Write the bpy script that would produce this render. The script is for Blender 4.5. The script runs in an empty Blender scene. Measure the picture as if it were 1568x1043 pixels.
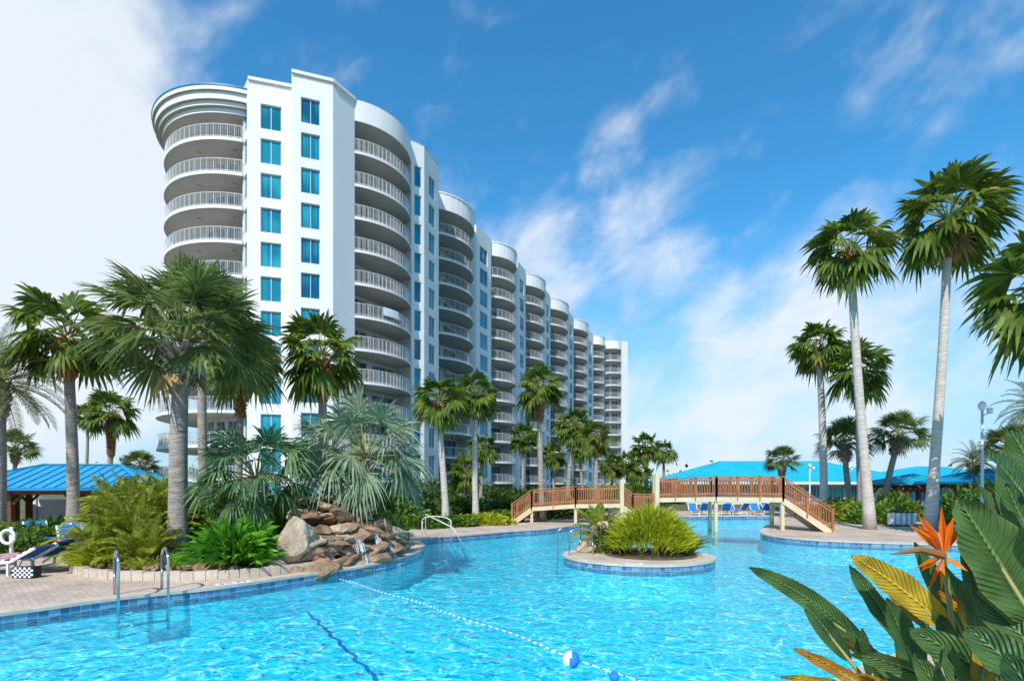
import bpy, math, random
from mathutils import Vector, Matrix, noise
sin,cos,pi=math.sin,math.cos,math.pi
scene=bpy.context.scene
CAMH=2.2
def bx(a,d):            # lateral offset of pixel column a at distance d
    return (a-784.0)/800.0*d
# ------------------------------------------------------------ mesh builder
class MB:
    def __init__(s): s.v=[];s.f=[];s.m=[];s.uv=None
    def add(s,pts,mi=0):
        n=len(s.v); s.v.extend([tuple(p) for p in pts]); s.f.append(tuple(range(n,n+len(pts)))); s.m.append(mi)
    def prism(s,poly,z0,z1,mi=0,top=None,bot=None):
        n=len(poly);b=len(s.v)
        a=sum(poly[i][0]*poly[(i+1)%n][1]-poly[(i+1)%n][0]*poly[i][1] for i in range(n))
        if a<0: poly=list(reversed(poly))
        s.v.extend([(p[0],p[1],z0) for p in poly]); s.v.extend([(p[0],p[1],z1) for p in poly])
        for i in range(n):
            j=(i+1)%n; s.f.append((b+i,b+j,b+n+j,b+n+i)); s.m.append(mi)
        s.f.append(tuple(b+n+i for i in range(n))); s.m.append(mi if top is None else top)
        s.f.append(tuple(b+n-1-i for i in range(n))); s.m.append(mi if bot is None else bot)
    def obox(s,c,ax,ay,az,mi=0):
        c=Vector(c);ax=Vector(ax);ay=Vector(ay);az=Vector(az);b=len(s.v)
        for k in (-1,1):
            for j in (-1,1):
                for i in (-1,1): s.v.append(tuple(c+ax*i+ay*j+az*k))
        for f in ((0,2,3,1),(4,5,7,6),(0,1,5,4),(2,6,7,3),(0,4,6,2),(1,3,7,5)):
            s.f.append(tuple(b+i for i in f)); s.m.append(mi)
    def box(s,x0,x1,y0,y1,z0,z1,mi=0):
        s.obox(((x0+x1)/2,(y0+y1)/2,(z0+z1)/2),((x1-x0)/2,0,0),(0,(y1-y0)/2,0),(0,0,(z1-z0)/2),mi)
    def beam(s,p,q,w,h,mi=0):
        p=Vector(p);q=Vector(q);d=(q-p);L=d.length
        if L<1e-5:return
        d/=L; up=Vector((0,0,1)) if abs(d.z)<.95 else Vector((1,0,0))
        r=d.cross(up).normalized();u=r.cross(d)
        s.obox((p+q)/2,d*(L/2),r*(w/2),u*(h/2),mi)
    def tube(s,pts,rad,n=8,mi=0,cap=True):
        pts=[Vector(p) for p in pts]; b=len(s.v); N=len(pts)
        if not isinstance(rad,(list,tuple)): rad=[rad]*N
        pr=None
        for i,p in enumerate(pts):
            d=(pts[min(i+1,N-1)]-pts[max(i-1,0)]).normalized()
            if pr is None:
                up=Vector((0,0,1)) if abs(d.z)<.9 else Vector((1,0,0))
                r=d.cross(up).normalized()
            else: r=(pr-d*pr.dot(d)).normalized()
            pr=r;u=r.cross(d)
            for k in range(n):
                a=2*pi*k/n; s.v.append(tuple(p+(r*cos(a)+u*sin(a))*rad[i]))
        for i in range(N-1):
            for k in range(n):
                k2=(k+1)%n; s.f.append((b+i*n+k,b+(i+1)*n+k,b+(i+1)*n+k2,b+i*n+k2)); s.m.append(mi)
        if cap:
            s.f.append(tuple(b+k for k in range(n)));s.m.append(mi)
            s.f.append(tuple(b+(N-1)*n+n-1-k for k in range(n)));s.m.append(mi)
    def mesh(s,name,mats,smooth=False):
        me=bpy.data.meshes.new(name); me.from_pydata(s.v,[],s.f)
        for m in mats: me.materials.append(m)
        me.polygons.foreach_set('material_index',s.m)
        if smooth: me.polygons.foreach_set('use_smooth',[True]*len(s.f))
        if s.uv:
            l=me.uv_layers.new(name='UVMap')
            for lp in me.loops: l.data[lp.index].uv=s.uv[lp.vertex_index]
        me.update(); return me
    def build(s,name,mats,parent=None,smooth=False):
        return link(name,s.mesh(name,mats,smooth),parent)
def link(name,data,parent=None,loc=None,rot=None,scale=None):
    o=bpy.data.objects.new(name,data); scene.collection.objects.link(o)
    if parent: o.parent=parent
    if loc: o.location=loc
    if rot: o.rotation_euler=rot
    if scale: o.scale=scale if isinstance(scale,(tuple,list)) else (scale,)*3
    return o
def empty(name,loc=(0,0,0),rz=0):
    return link(name,None,None,loc,(0,0,rz))
# ------------------------------------------------------------ materials
def nt(name):
    m=bpy.data.materials.new(name); m.use_nodes=True; t=m.node_tree; t.nodes.clear()
    return m,t,t.nodes,t.links
def mat(name,c1,c2=None,rough=.7,scale=2.,bump=0.,bscale=None,spec=.3,metal=0,detail=4,dist=.05,stretch=None):
    m,t,N,L=nt(name)
    o=N.new('ShaderNodeOutputMaterial');p=N.new('ShaderNodeBsdfPrincipled');L.new(p.outputs[0],o.inputs[0])
    p.inputs['Roughness'].default_value=rough;p.inputs['Specular IOR Level'].default_value=spec;p.inputs['Metallic'].default_value=metal
    tc=N.new('ShaderNodeTexCoord');mp=N.new('ShaderNodeMapping');L.new(tc.outputs['Object'],mp.inputs[0])
    if stretch: mp.inputs['Scale'].default_value=stretch
    if c2 is None: c2=tuple(x*.82 for x in c1)
    n=N.new('ShaderNodeTexNoise');n.inputs['Scale'].default_value=scale;n.inputs['Detail'].default_value=detail;n.inputs['Roughness'].default_value=.6
    L.new(mp.outputs[0],n.inputs['Vector'])
    r=N.new('ShaderNodeValToRGB');r.color_ramp.elements[0].position=.3;r.color_ramp.elements[1].position=.7
    r.color_ramp.elements[0].color=(*c2,1);r.color_ramp.elements[1].color=(*c1,1)
    L.new(n.outputs[0],r.inputs[0]);L.new(r.outputs[0],p.inputs['Base Color'])
    if bump:
        n2=N.new('ShaderNodeTexNoise');n2.inputs['Scale'].default_value=bscale or scale*6;n2.inputs['Detail'].default_value=3
        L.new(mp.outputs[0],n2.inputs['Vector'])
        b=N.new('ShaderNodeBump');b.inputs['Strength'].default_value=bump;b.inputs['Distance'].default_value=dist
        L.new(n2.outputs[0],b.inputs['Height']);L.new(b.outputs[0],p.inputs['Normal'])
    return m
def leafmat(name,c1,c2,trans=.3,rough=.5,c3=None):
    m,t,N,L=nt(name)
    o=N.new('ShaderNodeOutputMaterial');p=N.new('ShaderNodeBsdfPrincipled');tr=N.new('ShaderNodeBsdfTranslucent');mx=N.new('ShaderNodeMixShader')
    g=N.new('ShaderNodeNewGeometry');r=N.new('ShaderNodeValToRGB')
    tc=N.new('ShaderNodeTexCoord');n=N.new('ShaderNodeTexNoise');n.inputs['Scale'].default_value=1.1;n.inputs['Detail'].default_value=1
    L.new(tc.outputs['Object'],n.inputs['Vector'])
    a=N.new('ShaderNodeMath');a.operation='MULTIPLY_ADD';a.inputs[1].default_value=.55
    b=N.new('ShaderNodeMath');b.operation='MULTIPLY_ADD';b.inputs[1].default_value=.9;b.inputs[2].default_value=-.2
    L.new(n.outputs[0],b.inputs[0]);L.new(g.outputs['Random Per Island'],a.inputs[0]);L.new(b.outputs[0],a.inputs[2])
    L.new(a.outputs[0],r.inputs[0])
    r.color_ramp.elements[0].color=(*c1,1);r.color_ramp.elements[0].position=.15;r.color_ramp.elements[1].color=(*c2,1);r.color_ramp.elements[1].position=.8
    if c3:
        e=r.color_ramp.elements.new(.97);e.color=(*c3,1)
    L.new(r.outputs[0],p.inputs['Base Color']);L.new(r.outputs[0],tr.inputs[0])
    p.inputs['Roughness'].default_value=rough;p.inputs['Specular IOR Level'].default_value=.25
    mx.inputs[0].default_value=trans;L.new(p.outputs[0],mx.inputs[1]);L.new(tr.outputs[0],mx.inputs[2]);L.new(mx.outputs[0],o.inputs[0])
    return m
M={}
M['stucco']=mat('stucco_white',(.82,.80,.77),(.74,.725,.70),.85,.35,.15,30,.2,stretch=(1,1,.25))
def joints(m):
    N=m.node_tree.nodes;L=m.node_tree.links
    p=[n for n in N if n.type=='BSDF_PRINCIPLED'][0];ramp=[n for n in N if n.type=='VALTORGB'][0]
    tc=N.new('ShaderNodeTexCoord');sep=N.new('ShaderNodeSeparateXYZ');L.new(tc.outputs['Object'],sep.inputs[0])
    d=N.new('ShaderNodeMath');d.operation='DIVIDE';d.inputs[1].default_value=2.8;L.new(sep.outputs[2],d.inputs[0])
    a=N.new('ShaderNodeMath');a.operation='ADD';a.inputs[1].default_value=100.07;L.new(d.outputs[0],a.inputs[0])
    f=N.new('ShaderNodeMath');f.operation='FRACT';L.new(a.outputs[0],f.inputs[0])
    c=N.new('ShaderNodeMath');c.operation='LESS_THAN';c.inputs[1].default_value=.011;L.new(f.outputs[0],c.inputs[0])
    sc=N.new('ShaderNodeMath');sc.operation='MULTIPLY';sc.inputs[1].default_value=.45;L.new(c.outputs[0],sc.inputs[0])
    mx=N.new('ShaderNodeMixRGB');L.new(sc.outputs[0],mx.inputs[0]);L.new(ramp.outputs[0],mx.inputs[1]);mx.inputs[2].default_value=(.45,.45,.45,1)
    L.new(mx.outputs[0],p.inputs['Base Color'])
joints(M['stucco'])
M['soffit']=mat('soffit',(.42,.40,.37),(.36,.34,.32),.85,.5)  # underside shade darkened into the base colour
M['recess']=mat('recess_stucco_shaded',(.56,.54,.51),(.50,.48,.45),.85,.5)  # darker copy of the stucco, balcony recess shade put into its colour
M['rail']=mat('rail_white',(.60,.60,.60),(.54,.54,.54),.45,2)
M['frame']=mat('window_frame',(.55,.58,.58),(.46,.48,.48),.4,2)
M['bluemetal']=mat('blue_metal_roof',(.0,.30,.54),(.0,.24,.45),.38,.6,spec=.5)
M['tealmetal']=mat('teal_metal_roof',(.02,.46,.60),(.01,.38,.52),.45,.4,spec=.4)
M['deck']=mat('deck_concrete',(.66,.52,.42),(.54,.42,.33),.85,1.2,.3,40)
M['coping']=mat('coping_stone',(.66,.54,.43),(.46,.37,.29),.8,3,.3,50)
M['grass']=mat('grass_ground',(.10,.13,.03),(.14,.12,.06),.95,.5,.6,8)
M['mulch']=mat('mulch',(.20,.13,.08),(.10,.07,.04),.95,6,.8,20)
M['trunk']=mat('palm_trunk',(.46,.40,.34),(.22,.18,.15),.9,3,.8,7,stretch=(1,1,5))
M['trunkw']=mat('palm_trunk_pale',(.68,.62,.55),(.42,.36,.30),.9,3,.7,6,stretch=(1,1,6))
M['boot']=mat('palm_boot',(.44,.20,.08),(.16,.08,.04),.9,5,.8,12)
M['bootg']=mat('palm_boot_grey',(.48,.41,.32),(.15,.11,.08),.9,5,.8,12)
M['wood']=mat('redwood',(.44,.18,.08),(.26,.10,.045),.7,3,.3,20)
M['woodd']=mat('dark_timber',(.18,.07,.035),(.10,.045,.022),.7,3,.3,20)
M['cream']=mat('cream_paint',(.70,.56,.36),(.60,.46,.29),.6,2)
M['steel']=mat('stainless_steel',(.62,.62,.62),(.55,.55,.55),.18,3,metal=1)
M['rock']=mat('rock_brown',(.44,.27,.16),(.12,.07,.045),.75,2.6,1,6,dist=.1,detail=8)
M['rockt']=mat('rock_tan',(.60,.45,.31),(.28,.20,.13),.8,1.6,1,5,dist=.1,detail=8)
M['bluefab']=mat('blue_fabric',(.02,.22,.6),(.02,.17,.5),.8,5)
M['white']=mat('white_paint',(.8,.8,.8),(.72,.72,.72),.5,4)
M['redfab']=mat('red_fabric',(.5,.05,.05),(.4,.04,.04),.9,5)
M['black']=mat('black',(.02,.02,.02),(.03,.03,.03),.6,5)
M['beige']=mat('beige_wall',(.66,.63,.56),(.6,.56,.48),.85,1)
M['palm']=leafmat('palm_leaf',(.035,.08,.014),(.21,.28,.035),.42,.45,(.42,.34,.08))
M['sabal']=leafmat('sabal_leaf',(.045,.085,.022),(.21,.27,.065),.38,.45,(.40,.36,.13))
M['pindo']=leafmat('pindo_leaf',(.12,.19,.10),(.33,.40,.24),.28,.5)
M['pindog']=leafmat('pindo_green_leaf',(.04,.105,.035),(.17,.29,.11),.3,.45)
M['cycad']=leafmat('areca_leaf',(.10,.18,.012),(.44,.45,.05),.38,.45)
M['shrub']=leafmat('shrub_leaf',(.035,.095,.01),(.20,.33,.04),.33,.5)
M['shrubd']=leafmat('shrub_dark_leaf',(.02,.055,.01),(.11,.18,.035),.28,.5)
M['ylw']=leafmat('yellow_green_grass',(.16,.26,.01),(.60,.58,.03),.4,.5)
M['broad']=leafmat('broad_leaf',(.025,.14,.01),(.18,.42,.03),.38,.3)
M['dead']=leafmat('dead_leaf',(.34,.20,.08),(.50,.34,.16),.3,.7)
def glassmat(name,c1,c2,curtain=(.35,.5,.55),cf=.25):
    m,t,N,L=nt(name)
    o=N.new('ShaderNodeOutputMaterial');p=N.new('ShaderNodeBsdfPrincipled');L.new(p.outputs[0],o.inputs[0])
    g=N.new('ShaderNodeNewGeometry');r=N.new('ShaderNodeValToRGB');L.new(g.outputs['Random Per Island'],r.inputs[0])
    r.color_ramp.elements[0].color=(*c1,1);r.color_ramp.elements[1].color=(*c2,1)
    tc=N.new('ShaderNodeTexCoord');mp=N.new('ShaderNodeMapping');mp.inputs['Scale'].default_value=(9,9,.02);L.new(tc.outputs['Object'],mp.inputs[0])
    n=N.new('ShaderNodeTexNoise');n.inputs['Scale'].default_value=1.;n.inputs['Detail'].default_value=2;L.new(mp.outputs[0],n.inputs['Vector'])
    n2=N.new('ShaderNodeTexNoise');n2.inputs['Scale'].default_value=.6;n2.inputs['Detail'].default_value=0;L.new(tc.outputs['Object'],n2.inputs['Vector'])
    mu=N.new('ShaderNodeMath');mu.operation='MULTIPLY';L.new(n.outputs[0],mu.inputs[0]);L.new(n2.outputs[0],mu.inputs[1])
    mr=N.new('ShaderNodeMapRange');mr.inputs[1].default_value=.2;mr.inputs[2].default_value=.4;mr.inputs[3].default_value=0;mr.inputs[4].default_value=cf;L.new(mu.outputs[0],mr.inputs[0])
    mx=N.new('ShaderNodeMixRGB');L.new(mr.outputs[0],mx.inputs[0]);L.new(r.outputs[0],mx.inputs[1]);mx.inputs[2].default_value=(*curtain,1)
    L.new(mx.outputs[0],p.inputs['Base Color']);p.inputs['Roughness'].default_value=.06;p.inputs['Specular IOR Level'].default_value=.6
    return m
M['glass']=glassmat('window_glass_teal',(.0,.08,.16),(.01,.26,.36),(.04,.42,.50),.6)
M['glassd']=glassmat('door_glass',(.01,.03,.04),(.03,.12,.15),(.34,.38,.38),.45)
# ------------------------------------------------------------ sky
def world():
    w=bpy.data.worlds.new("World");scene.world=w;w.use_nodes=True;N=w.node_tree.nodes;L=w.node_tree.links;N.clear()
    out=N.new('ShaderNodeOutputWorld');bg=N.new('ShaderNodeBackground');L.new(bg.outputs[0],out.inputs[0]);bg.inputs[1].default_value=.115
    sky=N.new('ShaderNodeTexSky');sky.sky_type='NISHITA';sky.sun_disc=False
    sky.sun_elevation=SUN_EL;sky.sun_rotation=SUN_AZ;sky.air_density=1.0;sky.dust_density=.4;sky.ozone_density=1.6
    tint=N.new('ShaderNodeMixRGB');tint.blend_type='MULTIPLY';tint.inputs[0].default_value=1;tint.inputs[2].default_value=(.50,1.58,2.0,1)
    L.new(sky.outputs[0],tint.inputs[1])
    tc=N.new('ShaderNodeTexCoord');nrm=N.new('ShaderNodeVectorMath');nrm.operation='NORMALIZE';L.new(tc.outputs['Generated'],nrm.inputs[0])
    D=nrm.outputs[0]
    def blob(a,e,deg,s):
        v=Vector(((a-784)/800,1,(745-e)/800)).normalized()
        d=N.new('ShaderNodeVectorMath');d.operation='DOT_PRODUCT';L.new(D,d.inputs[0]);d.inputs[1].default_value=v
        m=N.new('ShaderNodeMapRange');m.interpolation_type='SMOOTHSTEP';m.inputs[1].default_value=cos(math.radians(deg));m.inputs[2].default_value=cos(math.radians(deg*.15))
        m.inputs[3].default_value=0;m.inputs[4].default_value=s;L.new(d.outputs['Value'],m.inputs[0]);return m.outputs[0]
    bl=[(-60,150,21,.95),(-20,-20,12,.35),(20,480,17,.6),(150,330,9,.25),(-300,400,30,.8),(1010,335,7,.5),(885,375,7,.40),(930,222,4,.38),(1180,490,9,.48),(1330,430,9,.42),(1040,450,7,.30),
        (1440,70,8,.28),(1000,650,13,.62),(1220,640,13,.58),(1420,580,12,.42),(1560,380,6,.30),(810,430,9,.40),(850,490,7,.25),(430,50,5,.16)]
    acc=None
    for b in bl:
        o=blob(*b)
        if acc is None: acc=o
        else:
            a=N.new('ShaderNodeMath');a.operation='ADD';L.new(acc,a.inputs[0]);L.new(o,a.inputs[1]);acc=a.outputs[0]
    mp=N.new('ShaderNodeMapping');mp.inputs['Rotation'].default_value=(0,math.radians(30),0);L.new(D,mp.inputs[0])
    mp2=N.new('ShaderNodeMapping');mp2.inputs['Scale'].default_value=(2.4,3,4.2);mp2.inputs['Location'].default_value=(.3,0,.15);L.new(mp.outputs[0],mp2.inputs[0])
    n=N.new('ShaderNodeTexNoise');n.inputs['Scale'].default_value=3.2;n.inputs['Detail'].default_value=8;n.inputs['Roughness'].default_value=.56;n.inputs['Distortion'].default_value=.25
    L.new(mp2.outputs[0],n.inputs['Vector'])
    k=N.new('ShaderNodeMath');k.operation='MULTIPLY_ADD';k.inputs[1].default_value=2.2;k.inputs[2].default_value=-1.38;L.new(n.outputs[0],k.inputs[0])
    s=N.new('ShaderNodeMath');s.operation='ADD';L.new(k.outputs[0],s.inputs[0]);L.new(acc,s.inputs[1])
    cr=N.new('ShaderNodeMapRange');cr.interpolation_type='SMOOTHSTEP';cr.inputs[1].default_value=-.25;cr.inputs[2].default_value=1.1;cr.inputs[3].default_value=0;cr.inputs[4].default_value=.94;L.new(s.outputs[0],cr.inputs[0])
    sep=N.new('ShaderNodeSeparateXYZ');L.new(D,sep.inputs[0])
    hz=N.new('ShaderNodeMapRange');hz.interpolation_type='SMOOTHSTEP';hz.inputs[1].default_value=-.02;hz.inputs[2].default_value=.46;hz.inputs[3].default_value=.88;hz.inputs[4].default_value=0;L.new(sep.outputs[2],hz.inputs[0])
    mh=N.new('ShaderNodeMixRGB');L.new(hz.outputs[0],mh.inputs[0]);L.new(tint.outputs[0],mh.inputs[1]);mh.inputs[2].default_value=(4.7,6.0,7.6,1)
    mx=N.new('ShaderNodeMixRGB');L.new(cr.outputs[0],mx.inputs[0]);L.new(mh.outputs[0],mx.inputs[1]);mx.inputs[2].default_value=(7.6,8.1,8.7,1)
    L.new(mx.outputs[0],bg.inputs[0])
SD=Vector((-.30,-.95,1.02)).normalized()
SUN_EL=math.asin(SD.z);SUN_AZ=math.atan2(SD.x,SD.y)%(2*pi)
world()
sl=bpy.data.lights.new('sun','SUN');sl.energy=4.8;sl.angle=math.radians(.5);sl.color=(1,.95,.87)
so=link('sun',sl);so.rotation_euler=SD.to_track_quat('Z','Y').to_euler();so.location=(-20,-30,60)
# ------------------------------------------------------------ camera
cd=bpy.data.cameras.new('camera');cam=link('camera',cd);cam.location=(0,0,CAMH);cam.rotation_euler=(pi/2,0,0)
cd.sensor_width=36;cd.lens=800/1568*36;cd.shift_y=.1425;cd.clip_end=6000;cd.clip_start=.05
scene.camera=cam
scene.view_settings.view_transform='Standard';scene.view_settings.look='None';scene.view_settings.exposure=0
# ------------------------------------------------------------ pool outline
def catmull(P,n=8):
    out=[];N=len(P)
    for i in range(N):
        a,b,c,d=[Vector(P[(i+k)%N]) for k in (-1,0,1,2)]
        for j in range(n):
            t=j/n; out.append(.5*((2*b)+(c-a)*t+(2*a-5*b+4*c-d)*t*t+(3*b-a-3*c+d)*t**3))
    return out
pool=[(-14,3.2),(-11.2,6.4),(-8.85,9.0),(-7.69,10.35),(-6.44,11.35),(-5.36,12.75),(-4.0,14.6),(-3.2,17.3),(-3.3,19.6),(-3.8,21.2),(-3.4,22.6),(-2.2,23.6),
 (0,25.8),(1.6,27),(4.0,30),(7,34),(10,37),(14,38.7),(19,39),(18,36),(15.6,31.5),(12.9,27),(11.6,24),(12.1,21.9),(13.6,20.8),(15.6,20.1),(19,19.2),(23,16),(23,11),(18,8.8),(12,8.3),(7,7.6),(4.2,6.3),(2.6,4.7),(1.2,3.3),(-6,3)]
PC=catmull(pool,8)
def offs(C,d):
    n=len(C);out=[];a=sum(C[i][0]*C[(i+1)%n][1]-C[(i+1)%n][0]*C[i][1] for i in range(n))
    sg=1 if a>0 else -1
    for i in range(n):
        t=(C[(i+1)%n]-C[i-1]).normalized(); out.append(C[i]+Vector((t.y,-t.x))*d*sg)
    return out
def fill(name,loops,z,m,parent=None):
    cu=bpy.data.curves.new(name+'_c','CURVE');cu.dimensions='2D';cu.fill_mode='BOTH'
    for l in loops:
        sp=cu.splines.new('POLY');sp.points.add(len(l)-1);sp.use_cyclic_u=True
        for i,p in enumerate(l): sp.points[i].co=(p[0],p[1],0,1)
    tmp=bpy.data.objects.new('tmp',cu);scene.collection.objects.link(tmp)
    bpy.context.view_layer.update();dg=bpy.context.evaluated_depsgraph_get()
    me=bpy.data.meshes.new_from_object(tmp.evaluated_get(dg));bpy.data.objects.remove(tmp)
    for v in me.vertices: v.co.z=z
    me.materials.clear();me.materials.append(m)
    o=link(name,me,parent);return o
ISL=(4.0,16.7);IR=2.35
isl=[Vector((ISL[0]+IR*cos(a*2*pi/64),ISL[1]+IR*.93*sin(a*2*pi/64))) for a in range(64)]
fill('ground',[[(-3000,-400),(3000,-400),(3000,3500),(-3000,3500)],offs(PC,.2)],-.02,M['grass'])
def deckmat():
    m,t,N,L=nt('pool_deck_pavers')
    o=N.new('ShaderNodeOutputMaterial');p=N.new('ShaderNodeBsdfPrincipled');L.new(p.outputs[0],o.inputs[0]);p.inputs['Roughness'].default_value=.85;p.inputs['Specular IOR Level'].default_value=.2
    tc=N.new('ShaderNodeTexCoord');mp=N.new('ShaderNodeMapping');mp.inputs['Rotation'].default_value=(0,0,.75);L.new(tc.outputs['Object'],mp.inputs[0])
    b=N.new('ShaderNodeTexBrick');b.inputs['Scale'].default_value=2.2;b.inputs['Mortar Size'].default_value=.012;b.inputs['Color1'].default_value=(.66,.50,.39,1);b.inputs['Color2'].default_value=(.54,.41,.33,1);b.inputs['Mortar'].default_value=(.42,.33,.27,1)
    L.new(mp.outputs[0],b.inputs[0])
    n=N.new('ShaderNodeTexNoise');n.inputs['Scale'].default_value=.8;n.inputs['Detail'].default_value=8;L.new(tc.outputs['Object'],n.inputs[0])
    r=N.new('ShaderNodeMapRange');r.inputs[1].default_value=.3;r.inputs[2].default_value=.7;r.inputs[3].default_value=.68;r.inputs[4].default_value=1.06;L.new(n.outputs[0],r.inputs[0])
    mx=N.new('ShaderNodeVectorMath');mx.operation='SCALE';L.new(b.outputs[0],mx.inputs[0]);L.new(r.outputs[0],mx.inputs['Scale']);L.new(mx.outputs[0],p.inputs['Base Color'])
    return m
M['pavers']=deckmat()
fill('pool_deck',[[(-60,-6),(60,-6),(60,47),(6,47),(-1,33),(-10,30),(-20,30),(-60,30)],PC],0,M['pavers'])
def tilemat():
    m,t,N,L=nt('blue_tile')
    o=N.new('ShaderNodeOutputMaterial');p=N.new('ShaderNodeBsdfPrincipled');L.new(p.outputs[0],o.inputs[0]);p.inputs['Roughness'].default_value=.2
    uv=N.new('ShaderNodeTexCoord');b=N.new('ShaderNodeTexBrick');b.offset=0;b.inputs['Scale'].default_value=1;b.inputs['Brick Width'].default_value=.15;b.inputs['Row Height'].default_value=.14;b.inputs['Mortar Size'].default_value=.005
    b.inputs['Color1'].default_value=(.03,.12,.26,1);b.inputs['Color2'].default_value=(.16,.32,.44,1);b.inputs['Mortar'].default_value=(.38,.42,.44,1)
    L.new(uv.outputs['UV'],b.inputs[0]);L.new(b.outputs[0],p.inputs['Base Color']);return m
M['tile']=tilemat()
M['plaster']=mat('pool_plaster',(.60,.88,.92),(.50,.80,.87),.9,.5)
FLOOR=-.95
def poolwall(name,C,parent=None,cop=.34,inward=1):
    n=len(C);O=offs(C,cop*inward);I=offs(C,-.03*inward)
    mb=MB();
    for i in range(n):
        j=(i+1)%n
        a,b,c,d=I[i],I[j],O[j],O[i]
        mb.add([(a.x,a.y,.022),(b.x,b.y,.022),(c.x,c.y,.022),(d.x,d.y,.022)])
        mb.add([(a.x,a.y,-.035),(b.x,b.y,-.035),(b.x,b.y,.022),(a.x,a.y,.022)])
        mb.add([(d.x,d.y,.0),(c.x,c.y,.0),(c.x,c.y,.022),(d.x,d.y,.022)])
        e,f=C[i],C[j]; mb.add([(a.x,a.y,-.035),(b.x,b.y,-.035),(f.x,f.y,-.035),(e.x,e.y,-.035)])
    mb.build(name+'_coping',[M['coping']],parent)
    mt=MB();mt.uv=[];s=0
    for i in range(n):
        j=(i+1)%n;a,b=C[i],C[j];l=(b-a).length
        mt.add([(a.x,a.y,-.30),(b.x,b.y,-.30),(b.x,b.y,-.035),(a.x,a.y,-.035)],0);mt.uv+=[(s,-.16),(s+l,-.16),(s+l,.14),(s,.14)]
        mt.add([(a.x,a.y,FLOOR),(b.x,b.y,FLOOR),(b.x,b.y,-.30),(a.x,a.y,-.30)],1);mt.uv+=[(0,0)]*4
        s+=l
    mt.build(name+'_wall',[M['tile'],M['plaster']],parent)
sp=empty('swimming_pool')
poolwall('pool',PC,sp)
fill('pool_floor',[offs(PC,.05)],FLOOR,M['plaster'],sp)
def watermat():
    m,t,N,L=nt('pool_water')
    o=N.new('ShaderNodeOutputMaterial');tr=N.new('ShaderNodeBsdfTransparent');gl=N.new('ShaderNodeBsdfGlossy');mx=N.new('ShaderNodeMixShader');fr=N.new('ShaderNodeFresnel')
    fr.inputs[0].default_value=1.24;gl.inputs['Roughness'].default_value=.06
    tc=N.new('ShaderNodeTexCoord')
    n=N.new('ShaderNodeTexNoise');n.inputs['Scale'].default_value=3.2;n.inputs['Detail'].default_value=3;L.new(tc.outputs['Object'],n.inputs[0])
    b=N.new('ShaderNodeBump');b.inputs['Strength'].default_value=1.;b.inputs['Distance'].default_value=.09;L.new(n.outputs[0],b.inputs['Height'])
    L.new(b.outputs[0],gl.inputs['Normal']);L.new(b.outputs[0],fr.inputs['Normal'])
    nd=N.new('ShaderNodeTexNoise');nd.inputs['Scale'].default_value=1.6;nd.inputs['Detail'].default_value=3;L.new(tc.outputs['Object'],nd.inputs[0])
    def caustic_net(sc,w1,off):  # caustic light lines, painted into the water's transmission colour
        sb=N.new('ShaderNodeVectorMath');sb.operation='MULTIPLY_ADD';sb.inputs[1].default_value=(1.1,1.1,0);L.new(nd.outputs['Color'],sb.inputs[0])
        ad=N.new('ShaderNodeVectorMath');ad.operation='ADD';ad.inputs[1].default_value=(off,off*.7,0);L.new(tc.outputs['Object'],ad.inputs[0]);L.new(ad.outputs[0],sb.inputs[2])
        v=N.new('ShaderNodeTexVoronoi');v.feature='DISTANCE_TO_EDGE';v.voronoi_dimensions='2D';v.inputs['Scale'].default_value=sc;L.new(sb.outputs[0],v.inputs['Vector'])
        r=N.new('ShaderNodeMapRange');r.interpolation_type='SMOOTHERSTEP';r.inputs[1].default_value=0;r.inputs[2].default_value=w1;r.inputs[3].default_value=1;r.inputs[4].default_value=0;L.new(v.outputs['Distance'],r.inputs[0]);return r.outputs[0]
    a1=caustic_net(2.3,.12,0);a2=caustic_net(4.2,.17,4.3)
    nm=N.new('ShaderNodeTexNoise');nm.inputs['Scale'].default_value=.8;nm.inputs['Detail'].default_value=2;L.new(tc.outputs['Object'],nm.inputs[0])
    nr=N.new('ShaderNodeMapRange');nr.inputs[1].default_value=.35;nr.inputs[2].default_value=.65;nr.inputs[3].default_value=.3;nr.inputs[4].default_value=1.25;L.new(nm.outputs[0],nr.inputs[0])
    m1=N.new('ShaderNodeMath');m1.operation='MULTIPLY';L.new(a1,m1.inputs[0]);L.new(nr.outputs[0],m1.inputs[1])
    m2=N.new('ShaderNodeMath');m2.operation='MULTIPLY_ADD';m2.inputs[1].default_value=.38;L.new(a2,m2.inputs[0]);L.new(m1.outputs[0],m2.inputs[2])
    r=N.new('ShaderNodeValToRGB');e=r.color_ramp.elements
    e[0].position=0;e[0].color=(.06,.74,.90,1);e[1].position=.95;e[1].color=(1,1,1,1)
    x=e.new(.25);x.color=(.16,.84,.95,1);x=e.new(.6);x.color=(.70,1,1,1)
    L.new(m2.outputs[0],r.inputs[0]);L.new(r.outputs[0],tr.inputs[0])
    L.new(fr.outputs[0],mx.inputs[0]);L.new(tr.outputs[0],mx.inputs[1]);L.new(gl.outputs[0],mx.inputs[2]);L.new(mx.outputs[0],o.inputs[0])
    return m
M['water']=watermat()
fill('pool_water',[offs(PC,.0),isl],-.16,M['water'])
mb=MB()
def strip(pts,w,z,mi=0):
    for i in range(len(pts)-1):
        a,b=Vector(pts[i]),Vector(pts[i+1]);d=(b-a).normalized();nn=Vector((-d.y,d.x))*w/2
        mb.add([(*(a-nn),z),(*(b-nn),z),(*(b+nn),z),(*(a+nn),z)],mi)
lp=[]
for i in range(91):
    t=i/90;y=13.3-7.8*t;x=-5.25+5.0*t+.03*sin(t*60)+.03*sin(t*97+1);lp.append((x,y))
strip(lp,.075,FLOOR+.006)
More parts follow.
